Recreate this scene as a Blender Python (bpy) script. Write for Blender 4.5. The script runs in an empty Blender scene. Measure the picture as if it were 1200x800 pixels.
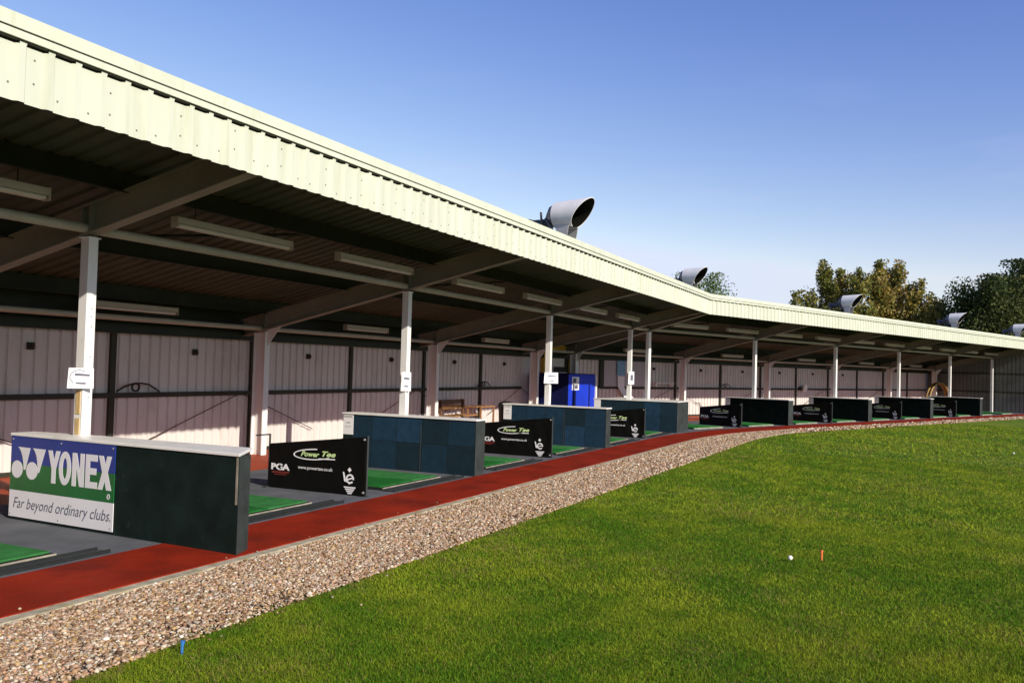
import bpy, bmesh, math, random
import numpy as np
from mathutils import Vector, Matrix
random.seed(7); rng = np.random.default_rng(11)
SC = bpy.context.scene
COL = SC.collection
R = math.radians

# ------------------------------------------------------------------ materials
def _nodes(m):
    m.use_nodes = True
    nt = m.node_tree
    return nt, nt.nodes['Principled BSDF']

def mat(name, col, rough=.6, metal=0., var=.0, scale=6., bump=0., bscale=40., spec=.5, stretch=None, dirt=None, dscale=3., dlo=.5, dhi=.75, coat=0.):
    m = bpy.data.materials.new(name); nt, b = _nodes(m)
    L = nt.links.new
    b.inputs['Roughness'].default_value = rough; b.inputs['Metallic'].default_value = metal
    b.inputs['Specular IOR Level'].default_value = spec
    if coat: b.inputs['Coat Weight'].default_value = coat
    tc = nt.nodes.new('ShaderNodeTexCoord'); src = tc.outputs['Object']
    if stretch:
        mp = nt.nodes.new('ShaderNodeMapping'); mp.inputs['Scale'].default_value = stretch
        L(src, mp.inputs['Vector']); src = mp.outputs['Vector']
    out = None
    if var:
        n = nt.nodes.new('ShaderNodeTexNoise'); n.inputs['Scale'].default_value = scale; n.inputs['Detail'].default_value = 6
        L(src, n.inputs['Vector'])
        r = nt.nodes.new('ShaderNodeValToRGB')
        r.color_ramp.elements[0].position = .3; r.color_ramp.elements[1].position = .7
        r.color_ramp.elements[0].color = [c*(1-var) for c in col[:3]]+[1]
        r.color_ramp.elements[1].color = [min(1, c*(1+var)) for c in col[:3]]+[1]
        L(n.outputs['Fac'], r.inputs['Fac']); out = r.outputs['Color']
    if dirt:
        n = nt.nodes.new('ShaderNodeTexNoise'); n.inputs['Scale'].default_value = dscale; n.inputs['Detail'].default_value = 8; n.inputs['Roughness'].default_value = .65
        L(src, n.inputs['Vector'])
        r = nt.nodes.new('ShaderNodeMapRange'); r.inputs['From Min'].default_value = dlo; r.inputs['From Max'].default_value = dhi
        L(n.outputs['Fac'], r.inputs['Value'])
        mx = nt.nodes.new('ShaderNodeMix'); mx.data_type = 'RGBA'
        L(r.outputs['Result'], mx.inputs['Factor'])
        if out is not None: L(out, mx.inputs['A'])
        else: mx.inputs['A'].default_value = list(col[:3])+[1]
        mx.inputs['B'].default_value = list(dirt)+[1]; out = mx.outputs['Result']
    if out is not None: L(out, b.inputs['Base Color'])
    else: b.inputs['Base Color'].default_value = list(col[:3])+[1]
    if bump:
        n = nt.nodes.new('ShaderNodeTexNoise'); n.inputs['Scale'].default_value = bscale; n.inputs['Detail'].default_value = 4
        L(tc.outputs['Object'], n.inputs['Vector'])
        bp = nt.nodes.new('ShaderNodeBump'); bp.inputs['Strength'].default_value = bump; bp.inputs['Distance'].default_value = .01
        L(n.outputs['Fac'], bp.inputs['Height']); L(bp.outputs['Normal'], b.inputs['Normal'])
    return m

def attr_mat(name, rough=.8, spec=.3, trans=0., attr='tint'):
    m = bpy.data.materials.new(name); nt, b = _nodes(m)
    a = nt.nodes.new('ShaderNodeAttribute'); a.attribute_name = attr
    nt.links.new(a.outputs['Color'], b.inputs['Base Color'])
    b.inputs['Roughness'].default_value = rough; b.inputs['Specular IOR Level'].default_value = spec
    if trans:
        t = nt.nodes.new('ShaderNodeBsdfTranslucent'); nt.links.new(a.outputs['Color'], t.inputs['Color'])
        mx = nt.nodes.new('ShaderNodeMixShader'); mx.inputs['Fac'].default_value = trans
        nt.links.new(b.outputs[0], mx.inputs[1]); nt.links.new(t.outputs[0], mx.inputs[2])
        nt.links.new(mx.outputs[0], nt.nodes['Material Output'].inputs['Surface'])
    return m

M = {}
M['fascia'] = mat('pale_green_sheet', (.53, .545, .45), .45, var=.05, scale=1.1, dirt=(.40, .405, .27), dscale=3, dlo=.50, dhi=.92, stretch=(3.2, 1, .3), spec=.3)
M['flash'] = mat('pale_green_flashing', (.56, .575, .46), .45, var=.06, scale=1.3, dirt=(.42, .43, .30), dscale=4, dlo=.54, dhi=.9, stretch=(2.5, 1, .5), spec=.3)
M['rivet'] = mat('rivet', (.16, .15, .12), .5)
M['groove'] = mat('dark_groove', (.05, .05, .04), .7)
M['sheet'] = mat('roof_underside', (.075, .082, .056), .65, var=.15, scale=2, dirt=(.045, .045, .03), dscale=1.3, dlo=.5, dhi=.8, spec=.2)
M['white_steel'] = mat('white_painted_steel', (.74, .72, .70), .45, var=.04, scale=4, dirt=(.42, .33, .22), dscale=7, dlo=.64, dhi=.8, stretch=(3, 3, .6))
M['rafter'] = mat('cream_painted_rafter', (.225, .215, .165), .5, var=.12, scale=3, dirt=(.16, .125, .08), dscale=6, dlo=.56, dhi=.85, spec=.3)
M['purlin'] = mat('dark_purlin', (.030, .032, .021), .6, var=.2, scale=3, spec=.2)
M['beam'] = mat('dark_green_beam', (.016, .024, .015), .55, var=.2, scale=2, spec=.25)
M['wallpost'] = mat('dark_wall_post', (.035, .035, .024), .6, var=.2, scale=3, spec=.25)
M['wall'] = mat('pinkish_white_wall_sheet', (.62, .575, .545), .5, var=.05, scale=1.2, dirt=(.40, .34, .30), dscale=2.2, dlo=.54, dhi=.9, stretch=(1.5, 1, .5), spec=.3)
M['endwall'] = mat('grey_end_wall_sheet', (.15, .148, .132), .5, var=.07, scale=1.2, dirt=(.11, .10, .08), dscale=2, dlo=.55, dhi=.85, spec=.25)
M['tube'] = mat('cream_strut_tube', (.42, .39, .31), .45, var=.08, scale=5, spec=.3)
M['lampwhite'] = mat('batten_white', (.42, .37, .29), .4, var=.08, scale=5, spec=.3)
M['diffuser'] = mat('batten_diffuser', (.62, .56, .48), .3)
M['deck'] = mat('grey_rubber_deck', (.112, .116, .132), .85, var=.2, scale=2.5, bump=.5, bscale=90, dirt=(.165, .165, .175), dscale=1.6, dlo=.5, dhi=.8, spec=.15)
M['red'] = mat('red_painted_concrete', (.245, .022, .009), .6, var=.2, scale=1.6, bump=.5, bscale=55, dirt=(.125, .016, .009), dscale=1.9, dlo=.47, dhi=.72, spec=.04)
M['redwalk'] = mat('orange_red_walkway', (.36, .055, .018), .6, var=.12, scale=2, bump=.3, bscale=50, spec=.15)
M['conc'] = mat('pale_concrete_edging', (.40, .35, .25), .85, var=.3, scale=9, bump=.8, bscale=60, dirt=(.26, .22, .09), dscale=4, dlo=.50, dhi=.68, spec=.2)
M['gravelbed'] = mat('gravel_bed', (.17, .115, .075), .9, var=.5, scale=40, bump=1., bscale=90)
M['capwhite'] = mat('white_cap_board', (.78, .75, .72), .4, var=.06, scale=6, dirt=(.45, .42, .38), dscale=5, dlo=.58, dhi=.8)
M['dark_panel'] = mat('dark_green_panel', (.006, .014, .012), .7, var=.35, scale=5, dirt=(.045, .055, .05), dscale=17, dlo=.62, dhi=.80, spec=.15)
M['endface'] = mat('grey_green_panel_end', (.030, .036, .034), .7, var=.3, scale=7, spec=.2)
M['panel_far'] = mat('shaded_divider_carpet', (.004, .009, .007), .85, var=.3, scale=5, spec=.08)  # the far dividers' lack of sun is put into this near-black colour
M['banner'] = mat('black_pvc', (.0035, .0035, .003), .5, var=.2, scale=3, spec=.16)
M['frame_dark'] = mat('dark_frame_tube', (.035, .04, .04), .5)
M['txt_white'] = mat('white_print', (.80, .78, .80), .5)
M['txt_green'] = mat('lime_print', (.58, .74, .34), .5)
M['txt_red'] = mat('dark_red_print', (.16, .02, .015), .5)
M['txt_grey'] = mat('grey_print', (.42, .44, .42), .5)
M['txt_dark'] = mat('grey_ink', (.08, .09, .13), .5)
M['sign_blue'] = mat('sign_blue', (.012, .035, .23), .35, var=.12, scale=3)
M['sign_green'] = mat('sign_green', (.008, .12, .03), .35, var=.12, scale=3)
M['sign_white'] = mat('sign_white', (.72, .70, .74), .35, var=.03, scale=3, dirt=(.45, .42, .42), dscale=12, dlo=.66, dhi=.75)
M['turf'] = mat('green_turf', (.014, .135, .022), .9, var=.25, scale=5, bump=.8, bscale=250, dirt=(.025, .18, .04), dscale=3, dlo=.5, dhi=.7, spec=.1)
M['turf_light'] = mat('light_green_turf', (.040, .19, .05), .9, var=.2, scale=6, bump=.8, bscale=250, spec=.1)
M['rubber'] = mat('black_rubber', (.016, .018, .018), .8, var=.3, scale=8, spec=.2)
M['mat_edge'] = mat('pale_mat_edge', (.26, .235, .18), .7, var=.3, scale=10)
M['paper'] = mat('white_paper', (.80, .77, .78), .7)
M['ink'] = mat('notice_ink', (.10, .10, .14), .7)
M['blue'] = mat('blue_cabinet_paint', (.008, .04, .52), .5, var=.12, scale=2, spec=.2)
M['navy'] = mat('cabinet_trim_and_side_shade', (.004, .008, .06), .6, var=.2, scale=2, spec=.15)  # shade of the cabinet's left side put into the colour; trim shares it
M['yellow'] = mat('yellow_trim', (.75, .47, .05), .5, var=.1, scale=4)
M['cream'] = mat('cream_door_panel', (.82, .76, .66), .5, var=.06, scale=3)
M['smooth_panel'] = mat('grey_notice_board', (.40, .36, .38), .5, var=.06, scale=2)
M['poster_blue'] = mat('poster_blue', (.16, .33, .50), .5, var=.4, scale=6)
M['wood'] = mat('bench_wood', (.30, .15, .06), .6, var=.3, scale=8, stretch=(1, 6, 6))
M['wood_pale'] = mat('pale_timber', (.52, .36, .16), .6, var=.25, scale=8, stretch=(4, 4, 1))
M['darkwood'] = mat('bench_dark_wood', (.12, .06, .03), .6, var=.3, scale=8)
M['bin'] = mat('black_bin_plastic', (.012, .016, .012), .5)
M['tan'] = mat('tan_hoop', (.30, .19, .06), .6, var=.2, scale=5)
M['galv'] = mat('galvanised_grey', (.40, .38, .38), .42, metal=.25, var=.08, scale=4)
M['hood'] = mat('hood_aluminium', (.72, .69, .68), .5, metal=.0, var=.07, scale=5, spec=.4)
M['hood_in'] = mat('hood_inside', (.012, .012, .008), .8, spec=.1)
M['lamp_dark'] = mat('lamp_dark_metal', (.10, .10, .12), .5, metal=.3, var=.2, scale=9)
M['lamp_glass'] = mat('lamp_glass', (.25, .26, .25), .15)
M['black'] = mat('black_cable', (.015, .015, .014), .5)
M['orange'] = mat('orange_plastic', (.75, .16, .05), .5)
M['bluetee'] = mat('blue_plastic', (.03, .16, .42), .5)
M['ball'] = mat('golf_ball_white', (.8, .8, .76), .4)
M['bark'] = mat('bark', (.10, .075, .05), .9, var=.3, scale=6, bump=.8, bscale=20)
M['leaf'] = attr_mat('leaves', .65, .2, .3)
M['blade'] = attr_mat('grass_blades', .75, .08, .3)
M['pebble'] = attr_mat('pebbles', .75, .3)

def tile_mat():
    m = bpy.data.materials.new('blue_carpet_tiles'); nt, b = _nodes(m); L = nt.links.new
    tc = nt.nodes.new('ShaderNodeTexCoord'); sp = nt.nodes.new('ShaderNodeSeparateXYZ'); L(tc.outputs['Object'], sp.inputs[0])
    def f(src, s, off=0.):
        a = nt.nodes.new('ShaderNodeMath'); a.operation = 'MULTIPLY_ADD'; a.inputs[1].default_value = s; a.inputs[2].default_value = off; L(src, a.inputs[0])
        c = nt.nodes.new('ShaderNodeMath'); c.operation = 'FLOOR'; L(a.outputs[0], c.inputs[0])
        d = nt.nodes.new('ShaderNodeMath'); d.operation = 'FRACT'; L(a.outputs[0], d.inputs[0])
        return c.outputs[0], d.outputs[0]
    cy, fy = f(sp.outputs['Y'], 1/.46, .25); cz, fz = f(sp.outputs['Z'], 1/.44, .02)
    cb = nt.nodes.new('ShaderNodeCombineXYZ'); L(cy, cb.inputs[0]); L(cz, cb.inputs[1])
    oi = nt.nodes.new('ShaderNodeObjectInfo'); L(oi.outputs['Random'], cb.inputs[2])
    wn = nt.nodes.new('ShaderNodeTexWhiteNoise'); L(cb.outputs[0], wn.inputs['Vector'])
    r = nt.nodes.new('ShaderNodeValToRGB'); e = r.color_ramp.elements
    e[0].color = (.0075, .020, .027, 1); e[1].color = (.014, .044, .086, 1)
    k = r.color_ramp.elements.new(.5); k.color = (.010, .030, .052, 1)
    L(wn.outputs['Value'], r.inputs['Fac'])
    n = nt.nodes.new('ShaderNodeTexNoise'); n.inputs['Scale'].default_value = 9; n.inputs['Detail'].default_value = 6; L(tc.outputs['Object'], n.inputs['Vector'])
    mr = nt.nodes.new('ShaderNodeMapRange'); mr.inputs['To Min'].default_value = .6; mr.inputs['To Max'].default_value = 1.4; L(n.outputs['Fac'], mr.inputs['Value'])
    mu = nt.nodes.new('ShaderNodeMix'); mu.data_type = 'RGBA'; mu.blend_type = 'MULTIPLY'; mu.inputs['Factor'].default_value = 1
    L(r.outputs['Color'], mu.inputs['A']); L(mr.outputs['Result'], mu.inputs['B'])
    def lt(src):
        a = nt.nodes.new('ShaderNodeMath'); a.operation = 'LESS_THAN'; a.inputs[1].default_value = .018; L(src, a.inputs[0]); return a.outputs[0]
    mxx = nt.nodes.new('ShaderNodeMath'); mxx.operation = 'MAXIMUM'; L(lt(fy), mxx.inputs[0]); L(lt(fz), mxx.inputs[1])
    mm = nt.nodes.new('ShaderNodeMix'); mm.data_type = 'RGBA'; L(mxx.outputs[0], mm.inputs['Factor'])
    L(mu.outputs['Result'], mm.inputs['A']); mm.inputs['B'].default_value = (.008, .012, .012, 1)
    L(mm.outputs['Result'], b.inputs['Base Color']); b.inputs['Roughness'].default_value = .8; b.inputs['Specular IOR Level'].default_value = .15
    return m
M['tiles'] = tile_mat()

def lawn_mat():
    m = bpy.data.materials.new('lawn_turf'); nt, b = _nodes(m); L = nt.links.new
    tc = nt.nodes.new('ShaderNodeTexCoord')
    def noise(s, d=5, rough=.6):
        n = nt.nodes.new('ShaderNodeTexNoise'); n.inputs['Scale'].default_value = s; n.inputs['Detail'].default_value = d; n.inputs['Roughness'].default_value = rough
        L(tc.outputs['Object'], n.inputs['Vector']); return n.outputs['Fac']
    def ramp(src, a, bb, p0, p1):
        r = nt.nodes.new('ShaderNodeValToRGB'); r.color_ramp.elements[0].position = p0; r.color_ramp.elements[1].position = p1
        r.color_ramp.elements[0].color = list(a)+[1]; r.color_ramp.elements[1].color = list(bb)+[1]; L(src, r.inputs['Fac']); return r.outputs['Color']
    c1 = ramp(noise(.45), LAWN_A, LAWN_B, .36, .66)
    c2 = ramp(noise(1.7, 6), (.72, .78, .8), (1.25, 1.15, 1.1), .32, .7)
    c3 = ramp(noise(26, 8, .75), (.35, .4, .4), (1.65, 1.6, 1.6), .33, .68)
    x = nt.nodes.new('ShaderNodeMix'); x.data_type = 'RGBA'; x.blend_type = 'MULTIPLY'; x.inputs['Factor'].default_value = 1; L(c1, x.inputs['A']); L(c2, x.inputs['B'])
    y = nt.nodes.new('ShaderNodeMix'); y.data_type = 'RGBA'; y.blend_type = 'MULTIPLY'; y.inputs['Factor'].default_value = 1; L(x.outputs['Result'], y.inputs['A']); L(c3, y.inputs['B'])
    L(y.outputs['Result'], b.inputs['Base Color']); b.inputs['Roughness'].default_value = .9; b.inputs['Specular IOR Level'].default_value = .15
    bp = nt.nodes.new('ShaderNodeBump'); bp.inputs['Strength'].default_value = .9; bp.inputs['Distance'].default_value = .03
    L(noise(60, 5, .7), bp.inputs['Height']); L(bp.outputs['Normal'], b.inputs['Normal'])
    return m
LAWN_A = (.080, .160, .008); LAWN_B = (.185, .230, .014)
M['lawn'] = lawn_mat()

# ------------------------------------------------------------------ mesh helpers
class MB:
    """collects faces with material slots; build() links them as one mesh object"""
    def __init__(self): self.v = []; self.f = []; self.mi = []
    def add(self, vs, fs, mi=0):
        o = len(self.v); self.v += [tuple(v) for v in vs]
        self.f += [tuple(i+o for i in f) for f in fs]; self.mi += [mi]*len(fs); return self
    def box(self, a, b, mi=0):
        x0, y0, z0 = a; x1, y1, z1 = b
        vs = [(x0,y0,z0),(x1,y0,z0),(x1,y1,z0),(x0,y1,z0),(x0,y0,z1),(x1,y0,z1),(x1,y1,z1),(x0,y1,z1)]
        return self.add(vs, [(3,2,1,0),(4,5,6,7),(0,1,5,4),(1,2,6,5),(2,3,7,6),(3,0,4,7)], mi)
    def prism(self, poly, z0, z1, mi=0):
        n = len(poly)
        g = lambda z, i: z[i] if hasattr(z, '__len__') else z
        vs = [(p[0], p[1], g(z0, i)) for i, p in enumerate(poly)] + [(p[0], p[1], g(z1, i)) for i, p in enumerate(poly)]
        fs = [tuple(range(n-1, -1, -1)), tuple(range(n, 2*n))] + [(i, (i+1) % n, n+(i+1) % n, n+i) for i in range(n)]
        return self.add(vs, fs, mi)
    def bar(self, p0, p1, w, h, mi=0, up=(0,0,1)):
        p0, p1 = Vector(p0), Vector(p1); d = (p1-p0).normalized(); u = Vector(up)
        s = d.cross(u)
        if s.length < 1e-4: s = d.cross(Vector((1,0,0)))
        s.normalize(); u = s.cross(d)
        vs = []
        for p in (p0, p1):
            for a, b in ((-1,-1),(1,-1),(1,1),(-1,1)): vs.append(p+s*(a*w/2)+u*(b*h/2))
        return self.add(vs, [(0,1,2,3)[::-1],(4,5,6,7),(0,1,5,4),(1,2,6,5),(2,3,7,6),(3,0,4,7)], mi)
    def tube(self, pts, r, n=10, mi=0, cap=True):
        pts = [Vector(p) for p in pts]; rs = r if hasattr(r, '__len__') else [r]*len(pts)
        vs = []; ref = None
        for i, p in enumerate(pts):
            d = (pts[min(i+1, len(pts)-1)]-pts[max(i-1, 0)]).normalized()
            if ref is None or abs(ref.dot(d)) > .98: ref = Vector((0,0,1)) if abs(d.z) < .9 else Vector((1,0,0))
            s = d.cross(ref).normalized(); t = s.cross(d); ref = t
            for k in range(n):
                a = 2*math.pi*k/n; vs.append(p+s*math.cos(a)*rs[i]+t*math.sin(a)*rs[i])
        fs = []
        for i in range(len(pts)-1):
            for k in range(n): fs.append((i*n+k, i*n+(k+1) % n, (i+1)*n+(k+1) % n, (i+1)*n+k))
        if cap: fs += [tuple(range(n-1, -1, -1)), tuple(range((len(pts)-1)*n, len(pts)*n))]
        return self.add(vs, fs, mi)
    def sphere(self, c, r, nu=12, nv=8, mi=0, sc=(1,1,1)):
        vs = [(c[0], c[1], c[2]-r*sc[2])]
        for j in range(1, nv):
            ph = -math.pi/2+math.pi*j/nv
            for i in range(nu):
                a = 2*math.pi*i/nu
                vs.append((c[0]+r*sc[0]*math.cos(ph)*math.cos(a), c[1]+r*sc[1]*math.cos(ph)*math.sin(a), c[2]+r*sc[2]*math.sin(ph)))
        vs.append((c[0], c[1], c[2]+r*sc[2])); fs = []
        for i in range(nu):
            fs.append((0, 1+(i+1) % nu, 1+i))
            for j in range(nv-2): fs.append((1+j*nu+i, 1+j*nu+(i+1) % nu, 1+(j+1)*nu+(i+1) % nu, 1+(j+1)*nu+i))
            fs.append((1+(nv-2)*nu+i, 1+(nv-2)*nu+(i+1) % nu, len(vs)-1))
        return self.add(vs, fs, mi)
    def cut(self, co, no):
        """remove everything on the side the normal points to"""
        bm = bmesh.new(); vv = [bm.verts.new(v) for v in self.v]
        for f, mi in zip(self.f, self.mi):
            try: bf = bm.faces.new([vv[i] for i in f]); bf.material_index = mi
            except ValueError: pass
        bmesh.ops.bisect_plane(bm, geom=bm.verts[:]+bm.edges[:]+bm.faces[:], plane_co=co, plane_no=no, clear_outer=True)
        bm.verts.index_update()
        self.v = [tuple(v.co) for v in bm.verts]; self.f = [tuple(v.index for v in f.verts) for f in bm.faces]; self.mi = [f.material_index for f in bm.faces]
        bm.free(); return self
    def build(self, name, mats, parent=None, smooth=False, bevel=0.):
        me = bpy.data.meshes.new(name); me.from_pydata(self.v, [], self.f)
        for m in (mats if isinstance(mats, (list, tuple)) else [mats]): me.materials.append(M[m])
        me.polygons.foreach_set('material_index', self.mi)
        if smooth: me.polygons.foreach_set('use_smooth', [True]*len(me.polygons))
        me.update()
        o = bpy.data.objects.new(name, me); COL.objects.link(o)
        if smooth:
            try: me.set_sharp_from_angle(angle=R(40))
            except Exception: pass
        if parent: o.parent = parent
        if bevel:
            md = o.modifiers.new('bevel', 'BEVEL'); md.width = bevel; md.segments = 2; md.limit_method = 'ANGLE'; md.angle_limit = R(40)
        return o

def tag(o, label=None, cat=None, group=None, kind=None):
    if label: o['label'] = label
    if cat: o['category'] = cat
    if group: o['group'] = group
    if kind: o['kind'] = kind
    return o
def empty(name, loc=(0,0,0), rz=0., label=None, cat=None, group=None):
    o = bpy.data.objects.new(name, None); COL.objects.link(o); o.location = loc; o.rotation_euler = (0,0,rz); o.empty_display_size = .1
    return tag(o, label, cat, group)
def copy_tree(o, parent=None):
    c = o.copy(); COL.objects.link(c)
    if parent: c.parent = parent
    for ch in list(o.children): copy_tree(ch, c)
    return c
def arrays_mesh(name, V, F, m, tint=None, smooth=False, parent=None, k=3):
    me = bpy.data.meshes.new(name); nv, nf = len(V), len(F)
    me.vertices.add(nv); me.vertices.foreach_set('co', np.ascontiguousarray(V, dtype=np.float32).ravel())
    me.loops.add(nf*k); me.loops.foreach_set('vertex_index', np.ascontiguousarray(F, dtype=np.int32).ravel())
    me.polygons.add(nf); me.polygons.foreach_set('loop_start', np.arange(0, nf*k, k, dtype=np.int32))
    me.update(calc_edges=True)
    if smooth: me.polygons.foreach_set('use_smooth', np.ones(nf, dtype=bool))
    if tint is not None:
        a = me.attributes.new('tint', 'FLOAT_COLOR', 'POINT')
        a.data.foreach_set('color', np.concatenate([tint, np.ones((nv, 1))], 1).astype(np.float32).ravel())
    me.materials.append(M[m]); o = bpy.data.objects.new(name, me); COL.objects.link(o)
    if parent: o.parent = parent
    return o

class Frame:
    """a flat lettering surface: x to the reader's right, y up, n towards the reader"""
    def __init__(self, o, x, y): self.o = Vector(o); self.x = Vector(x).normalized(); self.y = Vector(y).normalized(); self.n = self.x.cross(self.y)
    def p(self, x, y, d=0.): return self.o+self.x*x+self.y*y+self.n*d
    def poly(self, mb, pts, d0, d1, mi=0):
        n = len(pts)
        vs = [self.p(x, y, d0) for x, y in pts]+[self.p(x, y, d1) for x, y in pts]
        mb.add(vs, [tuple(range(n-1, -1, -1)), tuple(range(n, 2*n))]+[(i, (i+1) % n, n+(i+1) % n, n+i) for i in range(n)], mi)
    def ell(self, mb, cx, cy, rx, ry, d0, d1, mi=0, n=24):
        self.poly(mb, [(cx+rx*math.cos(2*math.pi*i/n), cy+ry*math.sin(2*math.pi*i/n)) for i in range(n)], d0, d1, mi)
    def ring(self, mb, cx, cy, rx, ry, tx, ty, d0, d1, mi=0, a0=0., a1=360., n=32, rot=0.):
        cr, sr = math.cos(R(rot)), math.sin(R(rot))
        def pt(a, x, y):
            u, v = x*math.cos(a), y*math.sin(a); return (cx+u*cr-v*sr, cy+u*sr+v*cr)
        for i in range(n):
            A, B = R(a0+(a1-a0)*i/n), R(a0+(a1-a0)*(i+1)/n)
            self.poly(mb, [pt(A, rx-tx, ry-ty), pt(A, rx, ry), pt(B, rx, ry), pt(B, rx-tx, ry-ty)], d0, d1, mi)
    def text(self, mb, s, x0, y0, w, h, d, mi=0, shear=0., bold=0.):
        cu = bpy.data.curves.new('lettering', 'FONT'); cu.body = s; cu.size = 1; cu.shear = shear; cu.offset = bold; cu.resolution_u = 3
        ob = bpy.data.objects.new('lettering', cu); COL.objects.link(ob)
        dg = bpy.context.evaluated_depsgraph_get(); dg.update()
        me = bpy.data.meshes.new_from_object(ob.evaluated_get(dg))
        P = [v.co.copy() for v in me.vertices]; F = [tuple(p.vertices) for p in me.polygons]
        bpy.data.objects.remove(ob); bpy.data.curves.remove(cu); bpy.data.meshes.remove(me)
        xs = [p.x for p in P]; ys = [p.y for p in P]; ax, bx = min(xs), max(xs); ay, by = min(ys), max(ys)
        sx = w/(bx-ax); sy = h/(by-ay)
        mb.add([self.p(x0+(p.x-ax)*sx, y0+(p.y-ay)*sy, d) for p in P], F, mi)

# ------------------------------------------------------------------ plan: two wings meeting at a bend
TH = 0.3661
O2 = Vector((19.345, -.146, 0)); E2 = Vector((math.cos(TH), -math.sin(TH), 0)); N2 = Vector((math.sin(TH), math.cos(TH), 0))
def W2(u, v, z=0.): return O2+E2*u+N2*v+Vector((0,0,z))
SL = .232
zb = lambda y: 2.834-SL*y            # underside of the rafters
RD, PD = .30, .20                    # rafter depth, purlin depth
zs = lambda y: zb(y)+RD+PD           # roof sheet underside

def edge(c, c2=None, nb=14):
    c2 = c if c2 is None else c2
    a = Vector((15.2, c, 0)); b = W2(3.6, c2)
    # corner = meeting of the two offset lines
    t = (c2-0); # solve y=c on line W2(u,c2)
    u = (O2.y+N2.y*c2-c)/(-E2.y); k = W2(u, c2)
    pts = [Vector((x, c, 0)) for x in np.linspace(-16, 15.2, 30)[:-1]]
    for i in range(nb+1):
        s = i/nb; pts.append(a*(1-s)**2+k*2*s*(1-s)+b*s*s)
    pts += [W2(x, c2) for x in np.linspace(3.6, 46, 30)[1:]]
    return pts
def strip(name, e1, e2, z, m, z2=None, thick=.05, wob=0.):
    mb = MB(); n = len(e1)
    vs = [(p.x, p.y, z) for p in e1]+[(p.x, p.y, z) for p in e2]+[(p.x, p.y, z-thick) for p in e1]+[(p.x, p.y, z-thick) for p in e2]
    fs = []
    for i in range(n-1):
        fs += [(i, n+i, n+i+1, i+1)[::-1], (n+i, 3*n+i, 3*n+i+1, n+i+1)[::-1], (i, i+1, 2*n+i+1, 2*n+i)[::-1]]
    mb.add(vs, fs); o = mb.build(name, m); tag(o, kind='structure'); return o

strip('rear_walkway', edge(3.52), edge(1.47), 0., 'redwalk')
strip('deck_floor', edge(1.47), edge(-1.5), 0., 'deck')
strip('red_path', edge(-1.5), edge(-2.40), .004, 'red')
strip('concrete_edging', edge(-2.40), edge(-2.50), -.004, 'conc', thick=.08)
strip('gravel_bed', edge(-2.50), edge(-3.62, -3.18), -.030, 'gravelbed', thick=.02)
g = MB(); g.add([(-400,-400,-.04),(500,-400,-.04),(500,400,-.04),(-400,400,-.04)], [(0,1,2,3)])
tag(g.build('lawn_ground', 'lawn'), kind='structure')

# ------------------------------------------------------------------ range shelter (one wing per call)
def corr_profile(u0, u1, pitch, valley, ramp, d):
    pts = []; u = u0; crown = pitch-valley-2*ramp
    while u < u1:
        pts += [(u, 0.), (u+valley, 0.), (u+valley+ramp, -d), (u+valley+ramp+crown, -d)]; u += pitch
    pts.append((u, 0.)); return pts

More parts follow.
